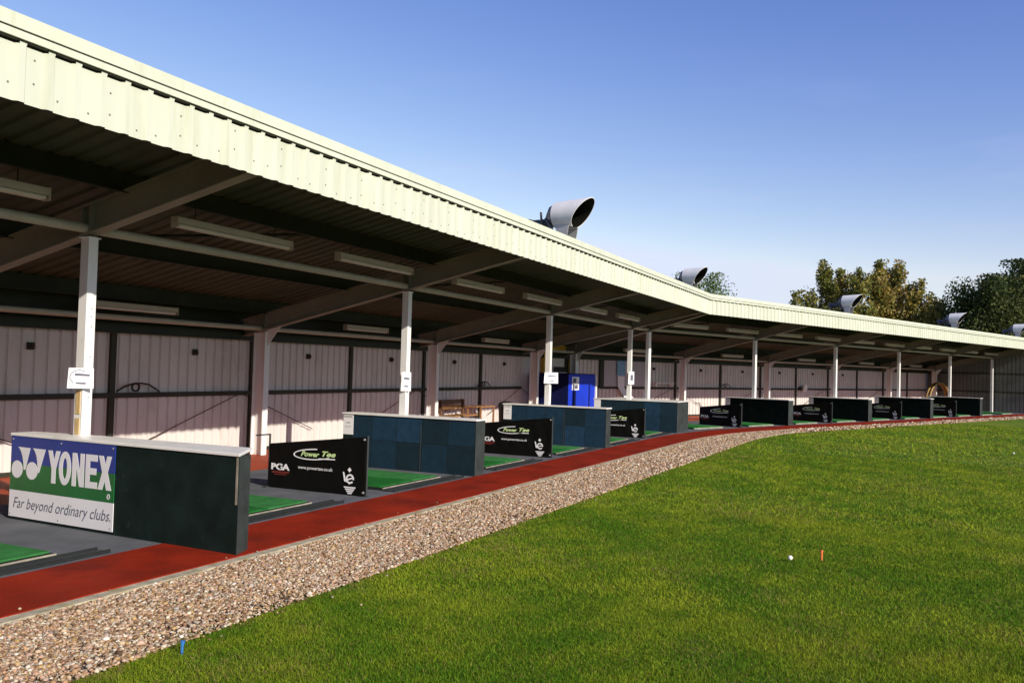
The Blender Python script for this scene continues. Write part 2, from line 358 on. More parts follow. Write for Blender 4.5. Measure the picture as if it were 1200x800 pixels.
def make_shelter(name, label, loc, rz, frames, u0, u1, wall0, cut=None, endwall=None, wallpost0=3.3, doors=None):
    T = empty(name, loc, rz, label, 'range shelter', 'wings of the range shelter')
    cutf = (lambda mb: mb.cut(*cut)) if cut else (lambda mb: mb)
    # roof sheet, ribs run down the slope
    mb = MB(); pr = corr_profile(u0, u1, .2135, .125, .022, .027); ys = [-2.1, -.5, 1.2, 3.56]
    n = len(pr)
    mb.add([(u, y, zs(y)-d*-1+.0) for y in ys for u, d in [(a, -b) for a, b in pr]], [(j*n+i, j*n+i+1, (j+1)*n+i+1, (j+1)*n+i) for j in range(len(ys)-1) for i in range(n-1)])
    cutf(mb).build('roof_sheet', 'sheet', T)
    # fascia sheet with open-topped valleys, rivets
    mb = MB(); fy = -2.10
    top = lambda d: 3.715 if d < 0 else 3.684
    mb.add([(u, fy+d, 3.30+(.004 if d == 0 else 0)) for u, d in pr]+[(u, fy+d, 3.684) for u, d in pr], [(i, i+1, n+i+1, n+i) for i in range(n-1)])
    mb.add([(u, fy+d, 3.3) for u, d in pr]+[(u, fy+d+.003, 3.684) for u, d in pr], [(i, n+i, n+i+1, i+1) for i in range(n-1)])
    for k in range(0, n-4, 4):
        a, b = pr[k+2][0], pr[k+3][0]
        mb.add([(a-.004, fy-.027, 3.684), (b+.004, fy-.027, 3.684), (b+.004, fy-.027, 3.716), (a-.004, fy-.027, 3.716)], [(0,1,2,3)])
        for zz in ((3.39,) if (k//4) % 3 else (3.44, 3.6)):
            uu = pr[k][0]+.03+.065*((k*7) % 11)/11; zz += .03*math.sin(k*1.7)
            mb.box((uu-.006, fy-.004, zz-.006), (uu+.006, fy+.002, zz+.006), 1)
    cutf(mb).build('fascia', ['fascia', 'rivet'], T)
    mb = MB(); a0, a1 = u0, u1
    mb.box((a0, -2.152, 3.708), (a1, -2.136, 3.757))
    mb.box((a0, -2.134, 3.70), (a1, -2.06, 3.775), 1)
    mb.prism([(a0, -2.150), (a1, -2.150), (a1, -1.62), (a0, -1.62)], [3.772, 3.772, 3.768, 3.768], [3.868, 3.868, 3.80, 3.80])
    cutf(mb).build('roof_flashing', ['flash', 'groove'], T)
    # purlins
    for y in (-1.95, -.45, 1.2, 2.88):
        mb = MB(); zt = zs(y)-.004
        mb.box((u0, y-.012, zt-PD+.004), (u1, y+.012, zt)); mb.box((u0, y-.07, zt-PD-.004), (u1, y-.012, zt-PD+.012)); mb.box((u0, y+.012, zt-.014), (u1, y+.07, zt-.002))
        cutf(mb).build('purlin', 'purlin', T)
    # strut tubes
    for y, z, r in ((0., 2.90, .048), (2.945, 2.20, .042)):
        mb = MB(); mb.tube([(u0+.1, y, z), (u1-.1, y, z)], r, 10); cutf(mb).build('strut_tube', 'tube', T, smooth=True)
    for u in frames:
        # I-section rafter
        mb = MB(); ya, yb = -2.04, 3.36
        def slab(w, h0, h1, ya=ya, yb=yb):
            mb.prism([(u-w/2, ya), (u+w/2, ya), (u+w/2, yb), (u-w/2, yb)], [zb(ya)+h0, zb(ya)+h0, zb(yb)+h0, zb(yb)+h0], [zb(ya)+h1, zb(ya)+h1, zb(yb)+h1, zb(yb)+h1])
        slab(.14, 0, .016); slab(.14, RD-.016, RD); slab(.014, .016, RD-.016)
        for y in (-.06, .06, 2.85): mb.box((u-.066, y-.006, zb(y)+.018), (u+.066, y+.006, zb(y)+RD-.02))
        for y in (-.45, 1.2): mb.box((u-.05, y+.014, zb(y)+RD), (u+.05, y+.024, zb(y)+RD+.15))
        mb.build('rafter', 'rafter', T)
        # front post: hollow section with a base plate and bolt holes
        mb = MB(); mb.box((u-.055, -.055, .012), (u+.055, .055, zb(.055)-.002)); mb.box((u-.1, -.1, .0), (u+.1, .1, .012)); mb.box((u-.075, -.07, zb(.07)-.014), (u+.075, .07, zb(.07)-.002))
        for z in (1.22, 1.62, 1.92, 2.02, 2.1): mb.box((u+.006, -.059, z), (u+.016, -.053, z+.012), 1)
        mb.build('front_post', ['white_steel', 'rivet'], T)
        # rear I-section column with haunch
        mb = MB(); zt = zb(2.945)
        mb.box((u-.065, 2.82, .002), (u+.065, 2.838, zt-.0)); mb.box((u-.065, 3.052, .002), (u+.065, 3.07, zt-.03)); mb.box((u-.006, 2.838, .002), (u+.006, 3.052, zt-.02))
        mb.add([(u-.008, 2.82, zt-.25), (u-.008, 2.55, zb(2.55)-.002), (u-.008, 2.82, zb(2.82)-.002), (u+.008, 2.82, zt-.25), (u+.008, 2.55, zb(2.55)-.002), (u+.008, 2.82, zb(2.82)-.002)], [(0,1,2), (5,4,3), (0,3,4,1)])
        mb.build('rear_column', 'white_steel', T)
        for s in (-1, 1):
            mb = MB(); mb.tube([(u+s*.08, 3.38, 1.03), (u+s*2.1, 3.41, .32)], .008, 6); mb.build('brace_wire', 'wallpost', T)
        mb = MB(); mb.tube([(u, 1.25, zb(1.25)+.32), (u+2.9, -.42+.0, zb(-.42)+.33)], .02, 6); mb.build('roof_brace', 'purlin', T)
    # back wall
    mb = MB(); wp = corr_profile(wall0[0], wall0[1], .2, .038, .012, .028); n = len(wp)
    mb.add([(u, 3.505+d, .06) for u, d in wp]+[(u, 3.505+d, 2.58) for u, d in wp], [(i, i+1, n+i+1, n+i) for i in range(n-1)])
    cutf(mb).build('back_wall', 'wall', T)
    mb = MB(); mb.box((wall0[0], 3.44, .0), (wall0[1], 3.51, .06)); cutf(mb).build('wall_kerb', 'wallpost', T)
    mb = MB(); mb.box((wall0[0], 3.415, 1.02), (wall0[1], 3.47, 1.095)); cutf(mb).build('wall_rail', 'wallpost', T)
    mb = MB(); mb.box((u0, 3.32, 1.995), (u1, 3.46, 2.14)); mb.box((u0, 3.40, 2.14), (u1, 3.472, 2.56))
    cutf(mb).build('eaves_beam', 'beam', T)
    x = wallpost0
    while x < wall0[1]-.2:
        if x > wall0[0]:
            mb = MB(); mb.box((x-.05, 3.425, .06), (x+.05, 3.466, 1.99)); mb.build('wall_post', 'wallpost', T)
        x += 3.04
    if endwall is not None:
        for ue in endwall:
            s = 1 if ue > 0 else -1
            mb = MB(); wp = corr_profile(-2.06, 3.5, .2, .038, .012, .028); n = len(wp)
            mb.add([(ue+s*.05-s*d*-1, y, .02) for y, d in wp]+[(ue+s*.05-s*d*-1, y, zs(y)-.01) for y, d in wp], [(i, i+1, n+i+1, n+i) for i in range(n-1)])
            mb.build('end_wall_or_light_stop', 'endwall', T)  # on the near wing an added, unseen wall that stops light
            for z in (1.05, 2.02):
                mb = MB(); mb.box((min(ue-s*.06, ue), -2.02, z), (max(ue-s*.06, ue), 3.40, z+.075)); mb.build('end_wall_rail', 'wallpost', T)
    return T

near = make_shelter('range_shelter', 'near wing of the open-fronted range shelter, with pale green ribbed fascia and back wall', (0,0,0), 0,
    [-12, -6, 0, 6, 12, 18], -13.8, 20.3, (-13.8, 18.15), cut=(Vector((18.57,-2.1,0)), Vector((5.6,-1.05,0)).normalized()), endwall=[-13.9], wallpost0=3.3-15.2)  # left end wall is added out of view to keep daylight out
far = make_shelter('range_shelter', 'far wing of the range shelter, turning right beyond the bend to a grey end wall', O2, -TH,
    [0, 6, 12, 18, 24, 30], -1.3, 30.35, (.42, 30.1), cut=(Vector((-.02,-2.1,0)), Vector((-5.6,-1.03,0)).normalized()), endwall=[30.3], wallpost0=3.2)
# the doorway that fills the back wall at the bend (a part of the far wing)
mb = MB(); mb.box((-1.02, 3.30, .02), (-.84, 3.54, 2.40)); mb.box((.27, 3.30, .02), (.39, 3.54, 2.40)); mb.box((-.84, 3.29, 2.20), (.27, 3.54, 2.40))
dr = mb.build('doorway', 'yellow', far)
mb = MB(); mb.box((-.84, 3.475, .02), (.27, 3.53, 2.20)); mb.build('door_panel', 'cream', dr)
mb = MB(); mb.box((-.40, 3.45, 1.55), (.27, 3.473, 1.72)); mb.box((.12, 3.45, 1.72), (.27, 3.473, 2.20)); mb.build('dark_recess', 'wallpost', dr)
mb = MB(); a = W2(-1.02, 3.52)
mb.prism([(18.15, 3.46), (a.x-.003, a.y-.06), (a.x-.003, a.y), (18.15, 3.52)], .02, 2.45)
mb.build('infill_panel', 'wall', near)

mb = MB(); mb.box((-.062, -.03, .86), (-.0555, .03, 1.02)); mb.box((-.062, -.03, 1.06), (-.0555, .03, 1.29)); mb.build('timber_strip', 'wood_pale', near)

# ------------------------------------------------------------------ dividers
DIV_G = 'bay dividers along the range'
A1 = Vector((-.375,-2.36,0)); D1 = (Vector((-.25,.68,0))-A1).normalized(); Q1 = Vector((D1.y,-D1.x,0))   # D1 runs inward, Q1 towards +x
def d1(s, q, z=0.): return A1+D1*s+Q1*q+Vector((0,0,z))
def local(T, pts): return [(p[0]-T.location.x, p[1]-T.location.y) for p in pts]
def divider(loc, rz, label, front, plan, cap, mats):
    T = empty('bay_divider', loc, rz, label, 'bay divider', DIV_G)
    mb = MB(); mb.prism(plan, .003, .822)
    # near end face gets its own colour
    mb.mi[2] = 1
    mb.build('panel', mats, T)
    mb = MB(); mb.prism(cap, .823, .849); mb.build('cap', 'capwhite', T, bevel=.004)
    return T
Tn = divider((0,0,0), 0, 'dark green bay divider nearest the camera, carrying the blue and green sponsor sign', None,
    [tuple(d1(0, 0)[:2]), tuple(d1(.085, .22)[:2]), tuple(d1(3.04, .22)[:2]), tuple(d1(3.04, 0)[:2])],
    [tuple(d1(-.01, -.012)[:2]), tuple(d1(.30, .46)[:2]), tuple(d1(1.35, .40)[:2]), tuple(d1(2.2, .36)[:2]), tuple(d1(3.05, .24)[:2]), tuple(d1(3.05, -.012)[:2])], ['dark_panel', 'endface'])
mb = MB(); p = d1(.012, -.004); q = d1(.032, -.001)
mb.prism([tuple(d1(.008, -.006)[:2]), tuple(d1(.030, -.006)[:2]), tuple(d1(.030, -.002)[:2]), tuple(d1(.008, -.002)[:2])], .42, .815); mb.build('edge_strip', 'mat_edge', Tn)

def std_divider(T0, label, first):
    T = empty('bay_divider', T0[0], T0[1], label, 'bay divider', DIV_G)
    pl = [(-.37,-1.5), (-.06,-1.5), (-.06,.90), (-.37,.90)]
    mb = MB(); mb.prism(pl, .003, .822); mb.mi[2] = 1
    mb.build('panel', ['tiles' if first else 'panel_far', 'endface'], T)
    mb = MB(); mb.prism([(-.39,-1.52), (-.04,-1.52), (-.04,.92), (-.39,.92)], .823, .846); mb.build('cap', 'capwhite', T, bevel=.004)
    mb = MB(); mb.box((-.376, .705, .50), (-.3705, .895, .815)); nb = mb.build('notice_sheet', 'paper', T)
    mb = MB(); mb.box((-.379, .72, .77), (-.3765, .88, .80)); mb.box((-.379, .76, .68), (-.3765, .83, .70)); mb.box((-.379, .74, .62), (-.3765, .86, .63)); mb.build('print', 'txt_grey', nb)
    mb = MB(); mb.box((-.374, .705, .004), (-.3705, .895, .497)); mb.build('end_board', 'dark_panel', T)
    if first:
        mb = MB(); mb.box((-.374, -.555, .02), (-.3703, -.54, .72)); mb.build('edge_strip', 'frame_dark', T)
    return T
std_divider(((6,0,0), 0), 'blue tiled bay divider behind the nearest black banner, second divider from the left', True)
std_divider(((12,0,0), 0), 'blue tiled bay divider standing in front of the blue cabinet, third divider from the left', True)
for i, lb in ((1, 'shaded dark bay divider with pale cap, first one beyond the bend in the shelter'), (2, 'shaded dark bay divider with pale cap, second one beyond the bend in the shelter'),
              (3, 'shaded dark bay divider with pale cap, third one beyond the bend in the shelter'), (4, 'shaded dark bay divider with pale cap, last one before the grey end wall')):
    std_divider((W2(6*i, 0), -TH), lb, False)
# the wedge at the bend
T = empty('bay_divider', (18, 0, 0), 0, 'wide wedge shaped blue bay divider at the bend, under two close white posts', 'bay divider', DIV_G)
b1, b2 = W2(-.06, -1.5), W2(-.06, .9)
pl = [(17.60-18,-1.5), (b1.x-18, b1.y), (b2.x-18, b2.y), (17.60-18, .9)]
mb = MB(); mb.prism(pl, .003, .822); mb.mi[2] = 1; mb.build('panel', ['tiles', 'endface'], T)
mb = MB(); mb.prism([(pl[0][0]-.02, pl[0][1]-.02), (pl[1][0]+.02, pl[1][1]-.02), (pl[2][0]+.02, pl[2][1]+.02), (pl[3][0]-.02, pl[3][1]+.02)], .823, .846); mb.build('cap', 'capwhite', T, bevel=.004)
mb = MB(); mb.box((-.407, .70, .50), (-.4005, .895, .815)); mb.build('notice_sheet', 'paper', T)

# ------------------------------------------------------------------ the sponsor sign on the nearest divider
S = empty('sponsor_sign', d1(1.515, -.008, .03), 0, 'blue, green and white sponsor sign with bold white lettering on the nearest divider', 'sign')
F = Frame(d1(3.03, -.003)-S.location, -D1, (0,0,1))          # x = 3.03 - s
w = 1.515
mb = MB(); F.poly(mb, [(0, .03), (w, .03), (w, .291), (0, .291)], .001, .008); mb.build('white_board', 'sign_white', S)
mb = MB(); F.poly(mb, [(0, .293), (w, .293), (w, .56), (0, .56)], .001, .008); mb.build('green_band', 'sign_green', S)
mb = MB(); F.poly(mb, [(0, .5605), (w, .5605), (w, .82), (0, .82)], .001, .008); mb.build('blue_band', 'sign_blue', S)
mb = MB(); Z0, Z1 = .0085, .0105
for cx, tx0, tx1, tip, r in ((.105, .113, .299, (.219, .50), .084), (.334, .338, .530, (.431, .485), .086)):
    F.ell(mb, cx, .497, r, .086, Z0, Z1)
    n = 8; left = [((1-t)**2*tx0+2*t*(1-t)*(tx0+.085)+t*t*(tip[0]-.012), (1-t)**2*.718+2*t*(1-t)*.66+t*t*tip[1]) for t in [i/n for i in range(n+1)]]
    F.poly(mb, left[::-1]+[(tx0, .718), (tx1, .716), (tip[0]+.012, tip[1])][1:], Z0, Z1)
mb.build('emblem', 'sign_white', S)
mb = MB(); t, b = .715, .25
yl = lambda y: .402+(y-.25)*.313/.465
def P(*a): F.poly(mb, [(x, yl(y)) for x, y in a], Z0, Z1)
# heavy narrow capitals
P((.570,t), (.632,t), (.660,.575), (.688,t), (.750,t), (.690,.45), (.690,b), (.630,b), (.630,.45))
F.ring(mb, .823, .5585, .088, .1605, .056, .062, Z0, Z1)
P((.928,b), (.928,t), (.990,t), (1.040,.45), (1.040,t), (1.098,t), (1.098,b), (1.036,b), (.986,.52), (.986,b))
P((1.118,b), (1.118,t), (1.280,t), (1.280,.625), (1.178,.625), (1.178,.53), (1.268,.53), (1.268,.44), (1.178,.44), (1.178,.34), (1.284,.34), (1.284,b))
P((1.296,t), (1.362,t), (1.388,.60), (1.412,t), (1.474,t), (1.424,.49), (1.480,b), (1.412,b), (1.386,.375), (1.358,b), (1.294,b), (1.350,.49))
mb.build('lettering', 'sign_white', S)
mb = MB(); F.ring(mb, 1.445, .345, .020, .026, .005, .007, Z0, Z1, n=16); F.text(mb, 'R', 1.437, .332, .017, .026, Z1); mb.build('registered_mark', 'sign_white', S)
mb = MB(); F.text(mb, 'Far beyond ordinary clubs.', .07, .088, 1.42, .135, Z1, shear=.28, bold=-.004); mb.build('slogan', 'txt_dark', S)

mb = MB()
for sx_, sy_ in ((.03, .79), (w-.03, .79), (.03, .06), (w-.03, .06), (w/2, .79), (w/2, .06)): F.ell(mb, sx_, sy_, .008, .008, .0085, .0125, n=10)
mb.build('screw', 'galv', S)

# ------------------------------------------------------------------ black banners
def make_banner():
    T = empty('sponsor_banner')
    zt = lambda y: .735-(y+1.35)*(.735-.565)/1.50
    # cloth: a thin wrinkled sheet with a back
    nx, nz = 40, 16; mb = MB(); vs = []
    for side in (0, 1):
        for i in range(nx+1):
            for j in range(nz+1):
                y = .15-1.50*i/nx; f = j/nz; z = .004+f*(zt(y)-.004)
                d = .006*math.sin(i*.9+j*.35)*math.sin(j*.2)+.010*math.exp(-((y+1.28+.12*f)/.035)**2)+.007*math.exp(-((y-.08+.2*(1-f))/.05)**2)+.004*math.sin(y*9+f*5)
                vs.append((-.022-d if side == 0 else .018-d, y, z))
    K = (nx+1)*(nz+1); ix = lambda s, i, j: s*K+i*(nz+1)+j; fs = []
    for i in range(nx):
        for j in range(nz):
            fs += [(ix(0,i,j), ix(0,i+1,j), ix(0,i+1,j+1), ix(0,i,j+1)), (ix(1,i,j), ix(1,i,j+1), ix(1,i+1,j+1), ix(1,i+1,j))]
        fs += [(ix(0,i,nz), ix(0,i+1,nz), ix(1,i+1,nz), ix(1,i,nz)), (ix(0,i,0), ix(1,i,0), ix(1,i+1,0), ix(0,i+1,0))]
    for j in range(nz): fs += [(ix(0,0,j), ix(0,0,j+1), ix(1,0,j+1), ix(1,0,j)), (ix(0,nx,j), ix(1,nx,j), ix(1,nx,j+1), ix(0,nx,j+1))]
    mb.add(vs, fs); cl = mb.build('cloth', 'banner', T, smooth=True)
    mb = MB(); mb.tube([(0, .165, .02), (0, .165, .69)], .013, 8); mb.tube([(0, .17, .68), (0, .40, .655)], .009, 8); mb.tube([(0, .165, .018), (0, -1.36, .018)], .014, 8); mb.tube([(0, -1.36, .01), (0, -1.36, .745)], .012, 8)
    mb.box((-.09, .13, .001), (.09, .20, .012)); mb.box((-.03, -1.385, .001), (.03, -1.335, .012)); mb.build('frame', 'frame_dark', T)
    mb = MB()
    for y, z in ((-1.335, .70), (-1.335, .05)): mb.tube([(-.028, y, z), (-.040, y, z)], .014, 8)
    mb.build('eyelet', 'galv', T)
    F = Frame((-.034, .15, 0), (0,-1,0), (0,0,1)); e = .0015
    ln = MB()
    # swoosh around the first letters, slanted lettering, thin tag line
    F.ring(ln, .72, .470, .32, .072, .02, .015, 0, e, 1, a0=80, a1=262, n=30, rot=3); F.ring(ln, .72, .470, .32, .072, .006, .014, 0, e, 1, a0=262, a1=318, n=12, rot=3)
    F.text(ln, 'Power', .52, .438, .29, .066, e*1.5, 0, shear=.35, bold=.03); F.text(ln, 'Tee', .85, .452, .21, .068, e*1.5, 0, shear=.35, bold=.03)
    F.poly(ln, [(.80, .412), (1.05, .420), (1.05, .434), (.80, .426)], 0, e, 1)
    ln.build('logo_lettering', ['txt_green', 'txt_white'], T)
    ln = MB(); F.text(ln, 'www.powertee.co.uk', .48, .262, .54, .055, e, 0, bold=.012); F.text(ln, 'PGA', .05, .235, .30, .085, e, 0, bold=.05); ln.build('lettering', 'txt_white', T)
    ln = MB(); F.poly(ln, [(.06, .195), (.34, .20), (.34, .222), (.06, .217)], 0, e); F.poly(ln, [(.10, .172), (.30, .176), (.30, .188), (.10, .184)], 0, e); ln.build('red_lines', 'txt_red', T)
    ln = MB(); F.poly(ln, [(1.275, .345), (1.305, .315), (1.275, .285), (1.245, .315)], 0, e)
    F.ring(ln, 1.285, .205, .060, .060, .022, .022, 0, e, a0=-10, a1=320, n=24); F.poly(ln, [(1.24, .20), (1.335, .232), (1.335, .212), (1.24, .182)], 0, e)
    F.poly(ln, [(1.175, .285), (1.195, .285), (1.23, .17), (1.28, .135), (1.28, .155), (1.20, .17)], 0, e)
    for k in range(4): F.poly(ln, [(1.195+.018*k, .108-.024*k), (1.375-.018*k, .108-.024*k), (1.367-.018*k, .092-.024*k), (1.203+.018*k, .092-.024*k)], 0, e)
    ln.build('emblem', 'txt_grey' if False else 'txt_white', T)
    return T
B0 = make_banner(); GB = 'black sponsor banners between the dividers'
spots = [(Vector((3,0,0)), 0, 'black sponsor banner with white print nearest the camera, behind the sign divider'), (Vector((9,0,0)), 0, 'black sponsor banner with white print standing before the blue cabinet divider'),
         (Vector((15,0,0)), 0, 'black sponsor banner with white print just left of the wedge divider at the bend')]
for k, nm in ((3, 'first'), (9, 'second'), (15, 'third'), (21, 'fourth')):
    spots.append((W2(k, 0), -TH, f'black sponsor banner in shade, {nm} one beyond the bend in the shelter'))
for i, (pos, rz, lb) in enumerate(spots):
    b = B0 if i == 0 else copy_tree(B0)
    b.location = pos; b.rotation_euler.z = rz; tag(b, lb, 'banner', GB)

# ------------------------------------------------------------------ turf mats
def make_mat():
    T = empty('turf_mat')
    mb = MB(); mb.box((-.76, -1.22, .001), (.76, .55, .032)); mb.build('base', 'rubber', T, bevel=.004)
    mb = MB(); mb.box((-.74, -1.17, .033), (.08, .53, .048)); mb.build('stance_turf', 'turf', T, bevel=.004)
    mb = MB(); mb.box((.09, -1.17, .033), (.74, .53, .050)); mb.build('hitting_turf', 'turf_light', T, bevel=.004)
    mb = MB(); mb.box((-.75, -1.238, .001), (.75, -1.222, .036)); mb.build('edge_strip', 'mat_edge', T)
    return T
M0 = make_mat(); GM = 'green turf mats in the hitting bays'
ordn = ['first', 'second', 'third', 'fourth', 'fifth', 'sixth', 'seventh', 'eighth', 'ninth', 'tenth']
ms = [(Vector((x, 0, 0)), 0, f'green turf mat on the deck, {lb}') for x, lb in
      ((-1.95, 'left of the nearest divider with the sponsor sign'), (1.34, 'between the nearest divider and the nearest banner'), (4.32, 'between the nearest banner and the second divider'),
       (7.3, 'right of the second divider'), (10.3, 'between the second banner and third divider'), (13.3, 'right of the third divider'), (16.3, 'between the third banner and the wedge divider'))]
for k in range(10): ms.append((W2(1.4+3*k, 0), -TH, f'green turf mat in shade, {ordn[k]} one beyond the bend in the shelter'))
for i, (pos, rz, lb) in enumerate(ms):
    b = M0 if i == 0 else copy_tree(M0)
    b.location = pos; b.rotation_euler.z = rz; tag(b, lb, 'mat', GM)
def make_tray():
    T = empty('ball_tray'); mb = MB(); mb.box((-.95, -1.43, .001), (.95, -1.26, .010)); mb.box((-.95, -1.43, .010), (.95, -1.415, .03)); mb.box((-.95, -1.275, .010), (.95, -1.26, .028)); mb.build('tray', 'rubber', T)
    mb = MB(); mb.box((-.95, -1.415, .0102), (.95, -1.275, .013)); mb.build('liner', 'frame_dark', T); return T
T0 = make_tray()
for i, (pos, rz, lb) in enumerate(ms[:7]):
    b = T0 if i == 0 else copy_tree(T0)
    b.location = pos+Vector((.16, 0, 0)); tag(b, lb.replace('green turf mat on the deck', 'dark rubber tray at the deck edge'), 'tray', 'dark trays in front of the turf mats')

# ------------------------------------------------------------------ strip lights under the roof
def batten(name, half, drop, label=None):
    T = empty(name)
    mb = MB(); mb.box((-half, -.05, -.035), (half, .05, .035)); mb.build('housing', 'lampwhite', T, bevel=.006)
    mb = MB(); mb.prism([(-half+.02, -.042), (half-.02, -.042), (half-.02, .042), (-half+.02, .042)], -.075, -.036); mb.build('diffuser', 'diffuser', T, bevel=.015)
    for s in (-1, 1):
        mb = MB(); mb.tube([(s*half*.7, 0, .035), (s*half*.7, 0, .035+drop)], .007, 6); mb.build('hanger', 'purlin', T)
        mb = MB(); mb.box((min(s*half, s*(half+.012)), -.052, -.078), (max(s*half, s*(half+.012)), .052, .038)); mb.build('end_cap', 'lampwhite', T)
    return T
LF = batten('strip_light', .92, .115); GL = 'strip lights hanging under the roof front'
ls = []
for k, x in enumerate((-1.75, 1.6, 4.45, 7.7, 10.6, 13.6, 16.4)): ls.append((Vector((x, -.43, 3.085)), 0, f'cream strip light under the near roof front, {ordn[k]} from the left'))
for k in range(10): ls.append((W2(1.5+3*k, -.43, 3.085), -TH, f'cream strip light under the far roof front, {ordn[k]} from the bend'))
for i, (pos, rz, lb) in enumerate(ls):
    b = LF if i == 0 else copy_tree(LF)
    b.location = pos; b.rotation_euler.z = rz; tag(b, lb, 'strip light', GL)
LR = batten('rear_strip_light', .74, .06); GR = 'strip lights along the rear of the shelter'
ls = []
for k, x in enumerate((3.2, 9.1, 15.2)): ls.append((Vector((x, 2.88, 2.375)), 0, f'short strip light above the near back wall, {ordn[k]} from the left'))
for k in range(5): ls.append((W2(3.2+6*k, 2.88, 2.375), -TH, f'short strip light above the far back wall, {ordn[k]} from the bend'))
for i, (pos, rz, lb) in enumerate(ls):
    b = LR if i == 0 else copy_tree(LR)
    b.location = pos; b.rotation_euler.z = rz; tag(b, lb, 'strip light', GR)

# ------------------------------------------------------------------ floodlights on the roof
def make_flood():
    T = empty('roof_floodlight')       # axis along -y (out over the field); origin on the roof
    zc, r = .62, .25
    n, m = 26, 10; vs = []
    for s in (0, 1):
        rr = r-.012*s
        for i in range(n+1):
            a = R(-70+320*i/n); h = math.sin(a)
            yl = -.25-.36*((h+1)/2)**1.3      # long above, shorter below
            for j in range(m+1):
                t = j/m; y = .12+(yl-.12)*t
                vs.append((rr*math.cos(a), y, zc+rr*h+.03*(.12-y)*max(0, h)))
    K = (n+1)*(m+1); ix = lambda s, i, j: s*K+i*(m+1)+j
    out = MB(); out.add(vs, [(ix(0,i,j), ix(0,i,j+1), ix(0,i+1,j+1), ix(0,i+1,j)) for i in range(n) for j in range(m)], 0)
    def more(F_, k): out.f += F_; out.mi += [k]*len(F_)
    more([(ix(1,i,j), ix(1,i+1,j), ix(1,i+1,j+1), ix(1,i,j+1)) for i in range(n) for j in range(m)], 1)
    more([(ix(0,i,m), ix(1,i,m), ix(1,i+1,m), ix(0,i+1,m)) for i in range(n)], 0)
    more([(ix(0,i,0), ix(0,i+1,0), ix(1,i+1,0), ix(1,i,0)) for i in range(n)], 0)
    for i0 in (0, n): more([(ix(0,i0,j), ix(1,i0,j), ix(1,i0,j+1), ix(0,i0,j+1)) for j in range(m)], 0)
    out.build('visor', ['hood', 'hood_in'], T, smooth=True)
    mb = MB(); mb.tube([(0, .115, zc-.02), (0, .17, zc-.03), (0, .26, zc-.07), (0, .32, zc-.10)], [.235, .225, .15, .10], 20); mb.build('reflector', 'lamp_dark', T, smooth=True)
    mb = MB(); mb.tube([(0, .10, zc), (0, .09, zc)], [.235, .235], 20); mb.build('lens', 'hood_in', T)
    mb = MB(); mb.tube([(0, .32, zc-.13), (0, .68, zc-.13)], .08, 14)
    for k in range(6): mb.tube([(0, .38+k*.05, zc-.13), (0, .390+k*.05, zc-.13)], .093, 14)
    mb.box((-.09, .68, zc-.24), (.09, .72, zc-.03)); mb.build('ballast_housing', 'lamp_dark', T, smooth=True)
    mb = MB()
    for s in (-1, 1):
        mb.bar((s*.15, .10, .30), (s*.15, .30, zc-.06), .03, .04); mb.bar((s*.24, .16, zc-.10), (s*.24, .16, zc+.05), .035, .035); mb.bar((s*.17, .34, zc-.34), (s*.17, .38, zc+.06), .03, .03)
        mb.bar((s*.12, .60, -.12), (s*.10, .64, zc-.16), .025, .025)
    mb.tube([(-.20, .36, zc-.10), (.20, .36, zc-.10)], .018, 8); mb.build('bracket', 'lamp_dark', T)
    mb = MB()
    for s in (-1, 1):
        x0, x1 = (s*.15, s*.162) if s > 0 else (s*.162, s*.15)
        q = [(-.22, zc-.19), (.07, zc-.19), (.05, zc-.30), (-.04, .02), (-.13, .02), (-.20, zc-.34)]
        mb.add([(x0, y, z) for y, z in q]+[(x1, y, z) for y, z in q], [(5,4,3,2,1,0), (6,7,8,9,10,11)]+[(i, (i+1) % 6, 6+(i+1) % 6, 6+i) for i in range(6)])
    mb.box((-.29, -.16, -.0), (.29, -.04, .02)); mb.build('yoke', 'galv', T)
    mb = MB(); mb.box((-.34, -.22, -.06), (.34, .10, .0)); mb.build('base_plate', 'galv', T)
    return T
FL = make_flood(); GF = 'floodlights on the roof edge'
fs = [(Vector((8.62, -1.62, 3.80)), -.2, 'large hooded grey floodlight nearest the camera, on the roof edge against the sky'), (W2(-.3, -1.6, 3.80), -.3, 'hooded grey floodlight at the roof bend with green leaves behind it')]
for u, lb in ((9.5, 'hooded grey floodlight on the far roof in front of the golden trees'), (19.8, 'hooded grey floodlight on the far roof between golden and dark trees'), (28.5, 'hooded grey floodlight farthest right, on the roof before the dark tree')):
    fs.append((W2(u, -1.6, 3.80), -TH, lb))
for i, (pos, rz, lb) in enumerate(fs):
    b = FL if i == 0 else copy_tree(FL)
    b.location = pos; b.rotation_euler.z = rz; b.scale = (1, 1, 1) if i == 0 else (.9, .9, .9); tag(b, lb, 'floodlight', GF)

